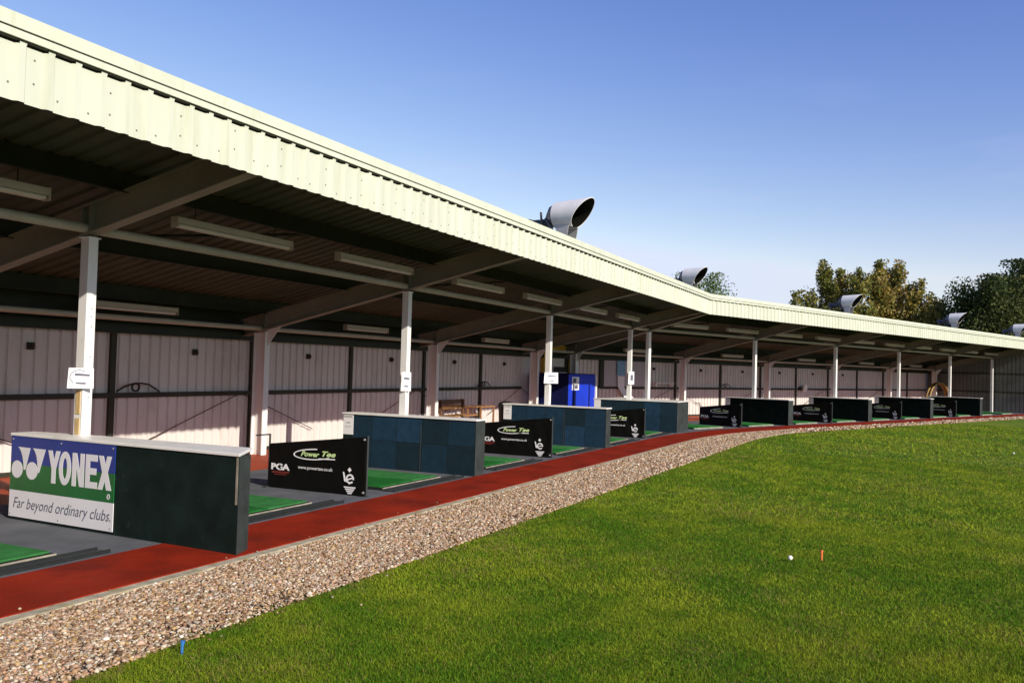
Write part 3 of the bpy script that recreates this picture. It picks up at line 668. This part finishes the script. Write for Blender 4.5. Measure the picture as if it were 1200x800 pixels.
# ------------------------------------------------------------------ notices on the posts
def notice(loc, w, h, label, tilt=0., bar=True, rz=R(-38)):
    T = empty('paper_notice', loc, rz, label, 'notice', 'paper notices taped to the front posts')
    F = Frame((0,0,0), (1,0,0), (0,0,1)); mb = MB()
    c, s = math.cos(tilt), math.sin(tilt)
    q = lambda x, y: (x*c-y*s, x*s+y*c)
    F.poly(mb, [q(-w/2, 0), q(w/2, 0), q(w/2*.96, h), q(-w/2*.92, h)], 0, .003); mb.build('sheet', 'paper', T)
    mb = MB()
    if bar:
        F.ring(mb, -.01, h*.55, w*.38, h*.36, .008, .008, .0035, .005, 0, a0=60, a1=230, n=14)
        F.poly(mb, [q(-w*.22, h*.62), q(w*.34, h*.60), q(w*.34, h*.70), q(-w*.22, h*.74)], .0035, .005); F.poly(mb, [q(-w*.18, h*.22), q(w*.2, h*.20), q(w*.2, h*.29), q(-w*.18, h*.30)], .0035, .005)
    else: F.poly(mb, [q(-w*.15, h*.3), q(w*.3, h*.3), q(w*.3, h*.75), q(-w*.15, h*.75)], .0035, .005)
    mb.build('print', 'ink', T); return T
notice((-.10, -.075, 1.315), .235, .20, 'white paper notice with dark print on the nearest front post')
notice((5.93, -.068, 1.22), .17, .30, 'tall white paper notice on the second front post from the left')
notice((11.95, -.09, 1.32), .36, .24, 'wide white paper notice on the post before the blue cabinet')
notice((17.93, -.075, 1.27), .20, .36, 'white paper notice with a dark square on the left of two close posts', bar=False)

# ------------------------------------------------------------------ things along the back
T = empty('blue_cabinet', (18.45, 2.02, 0), 0, 'bright blue ball dispenser cabinet with a dark notice at the shelter bend', 'cabinet')
mb = MB(); mb.prism([(0, 0), (2.35, 0), (2.35, .98), (0, .98)], .0, 1.50); mb.mi[5] = 1  # left face takes the darker blue as painted shade
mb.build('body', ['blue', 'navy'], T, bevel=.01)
mb = MB(); mb.box((.28, -.012, 1.02), (.86, -.002, 1.42)); nn = mb.build('notice_sheet', 'paper', T)
mb = MB(); mb.box((.34, -.018, 1.24), (.60, -.0125, 1.38)); mb.box((.50, -.018, 1.06), (.74, -.0125, 1.18)); mb.build('print', 'ink', nn)
mb = MB(); mb.box((.44, -.018, .02), (.60, -.002, 1.0)); mb.build('chute', 'navy', T)
mb = MB(); mb.box((1.1, -.02, .28), (2.25, -.002, .36)); mb.build('tray', 'navy', T)
mb = MB(); mb.box((2.352, -.03, .0), (2.47, .03, 1.44)); mb.build('corner_post', 'capwhite', T)
mb = MB(); mb.box((-.012, -.012, 1.502), (2.36, .992, 1.52)); mb.build('top', 'navy', T)

T = empty('notice_board', W2(3.3, 3.45), -TH, 'smooth grey board on the far back wall behind the two close posts', 'board')
mb = MB(); mb.box((-1.25, -.03, 1.10), (1.30, .02, 2.0)); mb.build('board', 'smooth_panel', T, bevel=.006)
mb = MB(); mb.box((-1.45, -.05, 1.08), (-1.255, .02, 2.0)); mb.build('side_post', 'wallpost', T)
mb = MB(); mb.box((.25, -.036, 1.55), (.32, -.0305, 1.93)); mb.build('edge_strip', 'capwhite', T)
T = empty('hanging_poster', W2(2.95, 3.38), -TH, 'long hanging poster with blue top and curling white tail on the grey board', 'poster')
mb = MB(); mb.box((-.24, -.01, 1.48), (.20, .0, 2.03)); mb.build('printed_top', 'poster_blue', T)
mb = MB(); pts = [(-.20, .15, 1.478, -.004), (-.19, .14, 1.1, -.01), (-.10, .24, .95, -.05), (.0, .46, .78, -.12), (.06, .54, .70, -.16)]
vs = []
for a, b, z, y in pts: vs += [(a, y, z), (b, y-.02, z-.02)]
vs2 = [(v[0], v[1]+.006, v[2]) for v in vs]; n = len(vs)
mb.add(vs+vs2, [(2*i, 2*i+1, 2*i+3, 2*i+2) for i in range(4)]+[(n+2*i, n+2*i+2, n+2*i+3, n+2*i+1) for i in range(4)]); mb.build('tail', 'paper', T)
T = empty('wall_shelf', W2(5.35, 3.36), -TH, 'pale narrow shelf with end brackets on the far back wall', 'shelf')
mb = MB(); mb.box((-.55, -.12, 1.22), (.55, .05, 1.26)); mb.build('board', 'capwhite', T)
for s in (-1, 1):
    mb = MB(); mb.box((s*.5-.03, -.08, 1.12), (s*.5+.03, .05, 1.218)); mb.build('bracket', 'capwhite', T)

# bench, table and bin in the rear of the third bay
T = empty('wooden_bench', (13.45, 3.0, 0), 0, 'brown wooden bench with slatted back against the back wall', 'bench')
for k in range(4):
    mb = MB(); mb.box((-.62, -.22+.11*k, .40), (.62, -.13+.11*k, .43)); mb.build('seat_slat', 'wood', T)
for k in range(2):
    mb = MB(); mb.box((-.64, .23, .56+.13*k), (.64, .26, .67+.13*k)); mb.build('back_slat', 'wood' if k == 0 else 'darkwood', T)
for sx in (-1, 1):
    mb = MB(); mb.box((sx*.58-.03, .18, .0), (sx*.58+.03, .228, .80)); mb.build('leg', 'darkwood', T)
    mb = MB(); mb.box((sx*.58-.03, -.22, .0), (sx*.58+.03, -.17, .398)); mb.build('leg', 'darkwood', T)
    mb = MB(); mb.box((sx*.58-.035, -.22, .60), (sx*.58+.035, .178, .635)); mb.build('armrest', 'wood', T)
T = empty('wooden_table', (14.75, 3.05, 0), 0, 'small brown wooden table standing right of the bench', 'table')
mb = MB(); mb.box((-.42, -.22, .585), (.42, .22, .62)); mb.build('tabletop', 'wood', T)
for sx in (-1, 1):
    for sy in (-1, 1):
        mb = MB(); mb.box((sx*.38-.02, sy*.19-.02, 0), (sx*.38+.02, sy*.19+.02, .583)); mb.build('leg', 'wood', T)
T = empty('litter_bin', (12.15, 1.08, 0), 0, 'black round topped litter bin left of the third divider', 'bin')
mb = MB(); mb.tube([(0,0,.0), (0,0,.03), (0,0,.74)], [.13, .15, .18], 18); mb.build('body', 'bin', T, smooth=True)
mb = MB(); mb.tube([(0,0,.742), (0,0,.80), (0,0,.85), (0,0,.875)], [.19, .19, .14, .05], 18); mb.build('lid', 'bin', T, smooth=True)

# tan hoop behind the last dividers
T = empty('tan_hoop', W2(28.75, 2.2), -TH, 'tan arched hoop standing near the far end wall', 'hoop')
def hoop(y): return [(1.45*math.cos(R(a)), y, .02+1.46*math.sin(R(a))**.7) for a in np.linspace(2, 178, 24)]
mb = MB(); mb.tube(hoop(0), .05, 8); mb.build('front_arch', 'tan', T, smooth=True)
mb = MB(); mb.tube(hoop(.16), .05, 8); mb.build('rear_arch', 'tan', T, smooth=True)
mb = MB(); h0, h1 = hoop(.03)[4:20], hoop(.13)[4:20]; n = len(h0)
mb.add(h0+h1+[(p[0], p[1], p[2]+.012) for p in h0+h1], [(i, i+1, n+i+1, n+i) for i in range(n-1)]+[(2*n+i, 3*n+i, 3*n+i+1, 2*n+i+1) for i in range(n-1)]+[(i, 2*n+i, 2*n+i+1, i+1) for i in range(n-1)]); mb.build('cover', 'tan', T)

# cable loops and sockets along the wall rail
def loop_obj(loc, rz, label):
    T = empty('cable_loop', loc, rz, label, 'cable', 'black cable loops on the wall rail')
    mb = MB(); mb.tube([(-.42, 0, .0), (-.30, -.02, .07), (-.15, -.02, .11), (0, -.03, .12), (.16, -.02, .10), (.30, -.02, .03), (.40, 0, -.02)], .014, 6); mb.build('cable', 'black', T, smooth=True)
    mb = MB(); mb.tube([(-.1+.07*math.cos(a), -.03, .06+.06*math.sin(a)) for a in np.linspace(0, 2*math.pi, 14)], .016, 6); mb.build('coil', 'black', T, smooth=True)
loop_obj((3.78, 3.40, 1.12), 0, 'black cable loop on the back wall rail right of the nearest post')
loop_obj((15.6, 3.40, 1.12), 0, 'black cable loop on the back wall rail above the small table')
loop_obj(W2(9.6, 3.40, 1.12), -TH, 'black cable loop on the far back wall rail above the first dark banner')
def socket(i, loc, rz, label):
    T = empty('wall_socket', loc, rz, label, 'wall socket', 'dark sockets high on the back wall')
    mb = MB(); mb.box((-.045, -.05, -.05), (.045, .0, .05)); mb.build('box', 'wallpost', T, bevel=.006)
    mb = MB(); mb.tube([(0, -.05, .0), (0, -.075, -.01)], .028, 10); mb.build('plug', 'black', T)
for k in range(6): socket(k, (1.95+3*k, 3.47, 1.75), 0, f'small dark socket high on the near back wall, {ordn[k]} from the left')
for k in range(6): socket(k, W2(4.9+3*k, 3.47, 1.75), -TH, f'small dark socket high on the far back wall, {ordn[k]} from the bend')
T = empty('wall_fan', W2(15.9, 3.36, 1.12), -TH, 'round white fan on the far back wall rail', 'fan')
mb = MB(); mb.tube([(0, 0, 0), (0, -.05, 0), (0, -.10, 0)], [.08, .17, .165], 18); mb.build('head', 'capwhite', T, smooth=True)
mb = MB(); mb.box((-.30, -.02, -.12), (-.17, .06, .05)); mb.build('motor_box', 'black', T)

# ------------------------------------------------------------------ small things on the lawn
T = empty('tee_peg', (2.40, -6.74, -.04), 0, 'orange plastic tee peg standing in the grass', 'tee peg')
mb = MB(); mb.tube([(0,0,0), (0,0,.06), (.003,0,.085), (.004,0,.092)], [.010, .010, .014, .015], 10); mb.build('peg', 'orange', T, smooth=True)
T = empty('tee_peg', (-2.37, -3.78, -.04), 0, 'blue plastic tee peg standing in grass at the gravel edge', 'tee peg')
mb = MB(); mb.tube([(0,0,0), (0,0,.05), (.003,0,.072), (.004,0,.08)], [.008, .008, .013, .014], 10); mb.build('peg', 'bluetee', T, smooth=True)
def gball(x, y, label):
    T = empty('golf_ball', (x, y, -.02), 0, label, 'golf ball', 'golf balls lying on the lawn'); mb = MB(); mb.sphere((0,0,.024), .0215, 14, 10); mb.build('ball', 'ball', T, smooth=True)
gball(2.13, -6.50, 'white golf ball in the grass just left of the orange tee peg')
BX = W2(21.0, -9.2); gball(17.2, -9.47, 'white golf ball far right on the open lawn')

# ------------------------------------------------------------------ gravel pebbles (uncountable)
def camdist(x, y): return np.hypot(x+6.18, y+7.56)
def gravel_side(x, y, margin=.0):
    """signed distance outside the gravel's lawn edge (>0 = lawn)"""
    wob = .055*np.sin(x*2.3)+.045*np.sin(x*5.1+1)+.035*np.sin(x*11.7)+.022*np.sin(x*27.+y*9)+.016*np.sin(x*53.-y*21)
    s1 = -3.60-y
    vx = (x-O2.x)*N2.x+(y-O2.y)*N2.y; s2 = -3.16-vx
    return np.where(x < 15.5, s1, np.minimum(np.maximum(s1, s2-.3), s2+.0*s1)) + wob
ico_t = (1+5**.5)/2
IV = np.array([(-1,ico_t,0),(1,ico_t,0),(-1,-ico_t,0),(1,-ico_t,0),(0,-1,ico_t),(0,1,ico_t),(0,-1,-ico_t),(0,1,-ico_t),(ico_t,0,-1),(ico_t,0,1),(-ico_t,0,-1),(-ico_t,0,1)])/1.902
IF = np.array([(0,11,5),(0,5,1),(0,1,7),(0,7,10),(0,10,11),(1,5,9),(5,11,4),(11,10,2),(10,7,6),(7,1,8),(3,9,4),(3,4,2),(3,2,6),(3,6,8),(3,8,9),(4,9,5),(2,4,11),(6,2,10),(8,6,7),(9,8,1)])
E1 = edge(-2.50); E3 = edge(-3.62, -3.18)
E1a = np.array([p[:2] for p in E1]); E3a = np.array([p[:2] for p in E3])
def sample_strip(n_per, fn_r, lo, hi):
    X = []; Rr = []
    for i in range(len(E1a)-1):
        a, b, c, d = E1a[i], E1a[i+1], E3a[i], E3a[i+1]
        mid = (a+b+c+d)/4; dist = camdist(*mid)
        if dist < lo or dist >= hi: continue
        area = np.linalg.norm(b-a)*np.linalg.norm(c-a)
        if mid[0] < -6.5: continue
        n = int(area*n_per); s = rng.random(n); 
        ed = .035*np.sin(s*9+i*2.1)+.03*np.sin(s*23+i*5.)
        t = rng.random(n)**.97*1.03
        pt = (a*(1-s)[:,None]+b*s[:,None])*(1-t)[:,None]+(c*(1-s)[:,None]+d*s[:,None])*t[:,None]
        X.append(pt); Rr.append(np.full(n, fn_r))
    return (np.concatenate(X), np.concatenate(Rr)) if X else (np.zeros((0,2)), np.zeros(0))
parts = [sample_strip(7600, .0098, 0, 9), sample_strip(5200, .0115, 9, 15), sample_strip(2600, .0155, 15, 28), sample_strip(500, .032, 28, 70)]
PX = np.concatenate([q[0] for q in parts]); PR = np.concatenate([q[1] for q in parts]); n = len(PX)
ps = np.sin(PX[:, 0]*3.1+PX[:, 1]*2.)+np.sin(PX[:, 0]*7.7-PX[:, 1]*5.)+np.sin(PX[:, 0]*1.3+4.)
keep = ~((gravel_side(PX[:, 0], PX[:, 1]) > -.22) & (rng.random(n) < .40+.25*ps*.5)); PX = PX[keep]; PR = PR[keep]
ns = 110; sx_ = rng.uniform(-4.5, 9, ns); sy_ = np.where(rng.random(ns) < .25, -2.43+rng.exponential(.05, ns), -3.62-rng.exponential(.09, ns)); on = sy_ > -2.52
sy_ = np.minimum(sy_, -1.9)
PX = np.concatenate([PX, np.stack([sx_, sy_], 1)]); PR = np.concatenate([PR, np.full(ns, .008)]); up = np.concatenate([np.zeros(len(PX)-ns), np.where(on, .036, .008)]); n = len(PX)
PR = PR*np.clip(rng.lognormal(0, .28, n), .5, 2.1)
sc3 = np.stack([PR*rng.uniform(.8, 1.35, n), PR*rng.uniform(.7, 1.1, n), PR*rng.uniform(.45, .8, n)], 1)
ang = rng.uniform(0, 6.283, n); tl = rng.normal(0, .35, n)
V = IV[None]*(1+rng.normal(0, .13, (n, 12, 1)))*sc3[:, None, :]
ct, st = np.cos(tl)[:, None], np.sin(tl)[:, None]
V = np.stack([V[..., 0], V[..., 1]*ct-V[..., 2]*st, V[..., 1]*st+V[..., 2]*ct], -1)
ca, sa = np.cos(ang)[:, None], np.sin(ang)[:, None]
V = np.stack([V[..., 0]*ca-V[..., 1]*sa, V[..., 0]*sa+V[..., 1]*ca, V[..., 2]], -1)
V[..., 0] += PX[:, 0:1]; V[..., 1] += PX[:, 1:2]; V[..., 2] += (-.030+up+sc3[:, 2]*.6+np.where(up > 0, 0, rng.uniform(0, .012, n)))[:, None]
pal = np.array([(.66,.50,.33),(.52,.32,.17),(.78,.68,.54),(.58,.36,.24),(.34,.19,.10),(.70,.48,.36),(.20,.12,.07),(.86,.80,.70),(.60,.40,.17),(.42,.34,.28)])
pc = pal[rng.choice(len(pal), n, p=[.19,.14,.15,.13,.09,.12,.05,.05,.05,.03])]*rng.uniform(.36, .82, (n, 1))*np.array([1., .97, .92])
FF = (IF[None]+(np.arange(n)*12)[:, None, None]).reshape(-1, 3)
tag(arrays_mesh('gravel', V.reshape(-1, 3), FF, 'pebble', np.repeat(pc, 12, 0)), kind='stuff', label='tan and pink pebble gravel strip between red path and lawn', cat='gravel')

# ------------------------------------------------------------------ grass blades on the near lawn (uncountable)
def blades(n, d0, d1, w, h, hs):
    # denser towards the camera
    d = d0+(d1-d0)*rng.random(n)**1.0; d = np.sqrt(d0**2+(d1**2-d0**2)*rng.random(n))
    az = R(25)+R(1)*rng.uniform(-36, 33, n)
    x = -6.18+d*np.cos(az); y = -7.56+d*np.sin(az)
    k = gravel_side(x, y) > rng.exponential(.035, n)-.05-.10*(rng.random(n) < .06)
    return x[k], y[k], w, h, hs
GV = []; GT = []
def pn(x, y, s, seed):   # cheap value variation, several sine waves
    r = np.random.default_rng(seed); o = 0
    for i in range(6):
        a = r.uniform(0, 6.28); f = s*r.uniform(.6, 1.8); o = o+np.sin((x*np.cos(a)+y*np.sin(a))*f+r.uniform(0, 6.28))
    return o/6
for args in ((430000, 4.0, 6.5, .0031, .016, .008), (500000, 6.5, 11., .0046, .017, .008), (420000, 11., 20., .0085, .020, .009), (180000, 20., 38., .020, .024, .011)):
    x, y, w, h, hs = blades(*args); n = len(x)
    hh = np.clip(rng.normal(h, hs, n), .008, .07)*(1+.25*pn(x, y, 2.5, 3)); a = rng.uniform(0, 6.283, n); ln = rng.normal(0, .9, n)*hh; la = rng.uniform(0, 6.283, n)
    dx, dy = np.cos(a)*w*.5, np.sin(a)*w*.5; z = np.full(n, -.041)
    mx, my = ln*.4*np.cos(la), ln*.4*np.sin(la)
    p0 = np.stack([x-dx, y-dy, z], 1); p1 = np.stack([x+dx, y+dy, z], 1)
    p2 = np.stack([x+dx*.8+mx, y+dy*.8+my, z+hh*.6], 1); p3 = np.stack([x-dx*.8+mx, y-dy*.8+my, z+hh*.6], 1)
    p4 = np.stack([x+ln*np.cos(la), y+ln*np.sin(la), z+hh], 1)
    GV.append(np.stack([p0, p1, p2, p3, p4], 1))
    t = np.clip(.5+.75*pn(x, y, .9, 5)+.6*pn(x, y, 4., 9)+.5*pn(x, y, 14., 12)+rng.normal(0, .36, n), 0, 1)[:, None]
    c = np.array([.076, .172, .009])*(1-t)+np.array([.260, .310, .020])*t
    dry = (rng.random(n) < .04+.30*np.clip(pn(x, y, 1.9, 21)+.6*pn(x, y, 7., 22)-.12, 0, 1)+.25*(gravel_side(x, y) < .10))[:, None]
    c = np.where(dry, np.array([.26, .20, .07]), c)*rng.uniform(.5, 1.5, (n, 1)); GT.append(c)
GV = np.concatenate(GV); GT = np.concatenate(GT); n = len(GV)
base = (np.arange(n)*5)[:, None]
TRI = np.concatenate([base+np.array([[0,1,2]]), base+np.array([[0,2,3]]), base+np.array([[3,2,4]])])
tint = np.repeat(GT, 5, 0).reshape(n, 5, 3)
tag(arrays_mesh('grass', GV.reshape(-1, 3), TRI, 'blade', tint.reshape(-1, 3)), kind='stuff', label='short mown green grass covering the lawn', cat='grass')

# ------------------------------------------------------------------ trees behind the far wing
CAMP = Vector((-6.18, -7.56, 1.631))
def at_px(px, dist):
    a = .4361-math.atan((px-600)/1035.5)
    return Vector((CAMP.x+dist*math.cos(a), CAMP.y+dist*math.sin(a), 0))
def tree(px, dist, top, width, pal, label, group, shape='spire', nleaf=9000, seed=1, base=.12, leaf=.21):
    rg = np.random.default_rng(seed); pos = at_px(px, dist); kk = dist/62; width *= kk; leaf *= kk; T = empty('tree', (pos.x, pos.y, -.04), 0, label, 'tree', group)
    H = top; mb = MB()
    rt = .03*H*.6
    trunk = [(0,0,0)]; 
    for i in range(1, 8): trunk.append((rg.normal(0, .01)*H, rg.normal(0, .01)*H, H*.94*i/7))
    mb.tube(trunk, [rt*(1-.93*i/7)+.01 for i in range(8)], 8)
    cl = []
    nl = 26 if shape == 'spire' else 34
    for i in range(nl):
        f = base+(1-base)*((i+rg.random())/nl)**(.9 if shape == 'spire' else .8)
        if shape == 'spire': env = width*.5*(min(1, (f-base+.12)/.22))*(1-max(0, f-.35)/.65)**.75+.12
        else: env = width*.5*math.sqrt(max(.06, 1-((f-.55)/.52)**2))
        a = rg.uniform(0, 6.283); rr = env*rg.uniform(.45, 1.0)
        p = np.array([rr*math.cos(a), rr*math.sin(a), min(H*.985, H*f+rr*(.25 if shape == 'spire' else .12))])
        s = np.array([trunk[min(7, int(f*6.5))][0], trunk[min(7, int(f*6.5))][1], max(.1*H, H*f*.86-.1*rr)])
        mid = (s+p)/2+rg.normal(0, .06, 3)*rr
        mb.tube([tuple(s), tuple(mid), tuple(p)], [rt*.32*(1-f*.6), rt*.2*(1-f*.6), .012], 5)
        cl.append((p, env*rg.uniform(.34, .58)+.15)); cl.append(((mid+p)/2, env*rg.uniform(.3, .5)+.12))
    for k in range(6): cl.append((np.array([rg.normal(0, .09)*width, rg.normal(0, .09)*width, H*(.80+.035*k)]), width*(.16-.018*k)))
    mb.build('trunk', 'bark', T, smooth=True)
    wts = np.array([c[1]**2 for c in cl]); wts /= wts.sum(); idx = rg.choice(len(cl), nleaf, p=wts)
    C = np.array([c[0] for c in cl])[idx]; S_ = np.array([c[1] for c in cl])[idx]
    d = rg.normal(0, 1, (nleaf, 3)); d /= np.linalg.norm(d, axis=1)[:, None]
    P_ = C+d*(S_*rg.random(nleaf)**.45)[:, None]*np.array([1, 1, 1.15]); P_[:, 2] = np.clip(P_[:, 2], .4, H*1.01)
    u = rg.normal(0, 1, (nleaf, 3)); u /= np.linalg.norm(u, axis=1)[:, None]; v = np.cross(u, rg.normal(0, 1, (nleaf, 3))); v /= np.linalg.norm(v, axis=1)[:, None]
    sz = (leaf*rg.uniform(.55, 1.25, nleaf))[:, None]
    q = np.stack([P_-u*sz*.5, P_-v*sz*.32, P_+u*sz*.5, P_+v*sz*.32], 1)
    cc = rg.choice(len(pal), len(cl)); pa = np.array(pal)
    t = pa[np.where(rg.random(nleaf) < .62, cc[idx], rg.choice(len(pal), nleaf))]*rg.uniform(.7, 1.55, (nleaf, 1))
    arrays_mesh('crown', q.reshape(-1, 3), np.arange(nleaf*4).reshape(-1, 4), 'leaf', np.repeat(t, 4, 0), parent=T, k=4)
    return T
GOLD = [(.24,.185,.034),(.18,.17,.034),(.29,.19,.045),(.12,.135,.026),(.34,.26,.08),(.085,.10,.022)]
OLIVE = [(.13,.14,.028),(.09,.105,.022),(.19,.17,.036),(.22,.18,.04)]
DARK = [(.032,.050,.014),(.044,.064,.016),(.058,.074,.018),(.024,.038,.012),(.08,.085,.022)]
GREEN = [(.08,.14,.016),(.11,.175,.022),(.055,.095,.014),(.14,.19,.03)]
GT_ = 'golden autumn trees behind the far roof'
zt = lambda py, px, dist: 1.631+dist*((438.5+.0281*(px-600)-py)/1035.5)*math.cos(math.atan((px-600)/1035.5))*.99
for k, (px, py, dist, wd, pal, lb, nl) in enumerate([
    (962, 310, 80, 3.9, OLIVE, 'olive spire shaped tree, leftmost of the golden tree row', 14400),
    (986, 320, 84, 3.8, GOLD, 'golden tree between the olive spire and the tallest twin crowns', 14400),
    (1006, 320, 79, 3.4, OLIVE, 'olive green tree directly above the third floodlight', 12800),
    (1028, 310, 82, 3.6, GOLD, 'tall golden tree, left one of the tallest twin crowns', 14400),
    (1047, 309, 85, 4.2, GOLD, 'tall golden tree, right one of the tallest twin crowns', 14400),
    (1076, 333, 82, 3.8, GOLD, 'lower golden tree stepping down right of the twin crowns', 12800),
    (1100, 355, 78, 3.3, GOLD, 'small golden tree at the right end of the golden row', 9600)]):
    tree(px, dist, zt(py, px, dist), wd, pal, lb, GT_, 'spire', nl, 100+k)
tree(931, 76, zt(346, 931, 76), 2.6, OLIVE, 'short dark tree just left of the golden tree row', GT_, 'spire', 4500, 130)
tree(1166, 74, zt(331, 1166, 74), 4.9, DARK, 'broad dark green tree behind the two right floodlights', 'dark trees at the right', 'round', 34000, 140, .1, .19)
tree(1226, 78, zt(314, 1226, 78), 5.6, DARK, 'broad dark green tree cut off by the right edge', 'dark trees at the right', 'round', 34000, 141, .1, .19)
tree(818, 46, zt(327, 818, 46), 4.6, GREEN, 'bright green tree peeking over the roof behind the second floodlight', None, 'round', 15000, 150, .1, .15)

# ------------------------------------------------------------------ camera, sun, sky
cam = bpy.data.cameras.new('camera'); co = bpy.data.objects.new('camera', cam); COL.objects.link(co); SC.camera = co
cam.sensor_width = 36; cam.lens = 1035.5/1200*36; cam.clip_end = 2000; cam.clip_start = .05
az, pit, rol = .436095, .0302291, .0281
fw = Vector((math.cos(az)*math.cos(pit), math.sin(az)*math.cos(pit), math.sin(pit))); r_ = Vector((math.sin(az), -math.cos(az), 0)); u_ = r_.cross(fw)
r2 = r_*math.cos(rol)+u_*math.sin(rol); u2 = u_*math.cos(rol)-r_*math.sin(rol)
mw = Matrix((r2, u2, -fw)).transposed().to_4x4(); mw.translation = CAMP; co.matrix_world = mw

EL, SAZ = R(25.2), R(203)       # compass from +Y, clockwise
sd = Vector((math.sin(SAZ)*math.cos(EL), math.cos(SAZ)*math.cos(EL), math.sin(EL)))
su = bpy.data.lights.new('sun', 'SUN'); su.energy = 4.6; su.angle = R(.5); su.color = (1., .93, .80)
so = bpy.data.objects.new('sun', su); COL.objects.link(so); so.rotation_euler = sd.to_track_quat('Z', 'Y').to_euler(); so.location = (0, -20, 30)
wd = bpy.data.worlds.new('World'); SC.world = wd; wd.use_nodes = True; nt = wd.node_tree
sky = nt.nodes.new('ShaderNodeTexSky'); sky.sky_type = 'NISHITA'; sky.sun_disc = False; sky.sun_elevation = EL; sky.sun_rotation = SAZ
sky.altitude = 100; sky.air_density = 1.0; sky.dust_density = .6; sky.ozone_density = 2.2
sp3 = nt.nodes.new('ShaderNodeSeparateColor'); nt.links.new(sky.outputs[0], sp3.inputs[0]); tn = nt.nodes.new('ShaderNodeCombineColor')
for ch, (ex, kk) in enumerate(((1.62, .70), (1.42, .60), (.80, 1.54))):
    a = nt.nodes.new('ShaderNodeMath'); a.operation = 'POWER'; a.inputs[1].default_value = ex; nt.links.new(sp3.outputs[ch], a.inputs[0])
    b = nt.nodes.new('ShaderNodeMath'); b.operation = 'MULTIPLY'; b.inputs[1].default_value = kk; nt.links.new(a.outputs[0], b.inputs[0]); nt.links.new(b.outputs[0], tn.inputs[ch])
cp = nt.nodes.new('ShaderNodeMix'); cp.data_type = 'RGBA'; cp.blend_type = 'DARKEN'; cp.inputs['Factor'].default_value = 1; cp.inputs['B'].default_value = (4.8, 5.3, 6.8, 1)  # caps the unseen bright sky around the sun, lowering the fill light
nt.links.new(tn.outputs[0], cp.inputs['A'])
# faint pinkish wisps low in the sky
wt = nt.nodes.new('ShaderNodeTexCoord'); wm = nt.nodes.new('ShaderNodeMapping'); wm.inputs['Scale'].default_value = (1.6, 1.6, 7.5); nt.links.new(wt.outputs['Generated'], wm.inputs['Vector'])
wn = nt.nodes.new('ShaderNodeTexNoise'); wn.inputs['Scale'].default_value = 3.2; wn.inputs['Detail'].default_value = 7; wn.inputs['Roughness'].default_value = .55; nt.links.new(wm.outputs['Vector'], wn.inputs['Vector'])
wr = nt.nodes.new('ShaderNodeMapRange'); wr.inputs['From Min'].default_value = .54; wr.inputs['From Max'].default_value = .80; wr.inputs['To Max'].default_value = .42; nt.links.new(wn.outputs['Fac'], wr.inputs['Value'])
wx = nt.nodes.new('ShaderNodeSeparateXYZ'); nt.links.new(wt.outputs['Generated'], wx.inputs[0])
wl = nt.nodes.new('ShaderNodeMapRange'); wl.inputs['From Min'].default_value = .34; wl.inputs['From Max'].default_value = .10; nt.links.new(wx.outputs['Z'], wl.inputs['Value'])
wp_ = nt.nodes.new('ShaderNodeMath'); wp_.operation = 'MULTIPLY'; nt.links.new(wr.outputs['Result'], wp_.inputs[0]); nt.links.new(wl.outputs['Result'], wp_.inputs[1])
wc = nt.nodes.new('ShaderNodeMix'); wc.data_type = 'RGBA'; wc.inputs['B'].default_value = (4.2, 4.4, 6.3, 1)
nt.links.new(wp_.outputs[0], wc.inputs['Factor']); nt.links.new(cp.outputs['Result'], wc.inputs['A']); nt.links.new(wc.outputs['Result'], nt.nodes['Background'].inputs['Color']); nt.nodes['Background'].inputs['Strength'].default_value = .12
vs_ = SC.view_settings; vs_.view_transform = 'Standard'; vs_.look = 'None'; vs_.gamma = 1; vs_.use_curve_mapping = False; vs_.exposure = .35
SC.cycles.max_bounces = 8; SC.cycles.diffuse_bounces = 5; SC.cycles.use_denoising = True
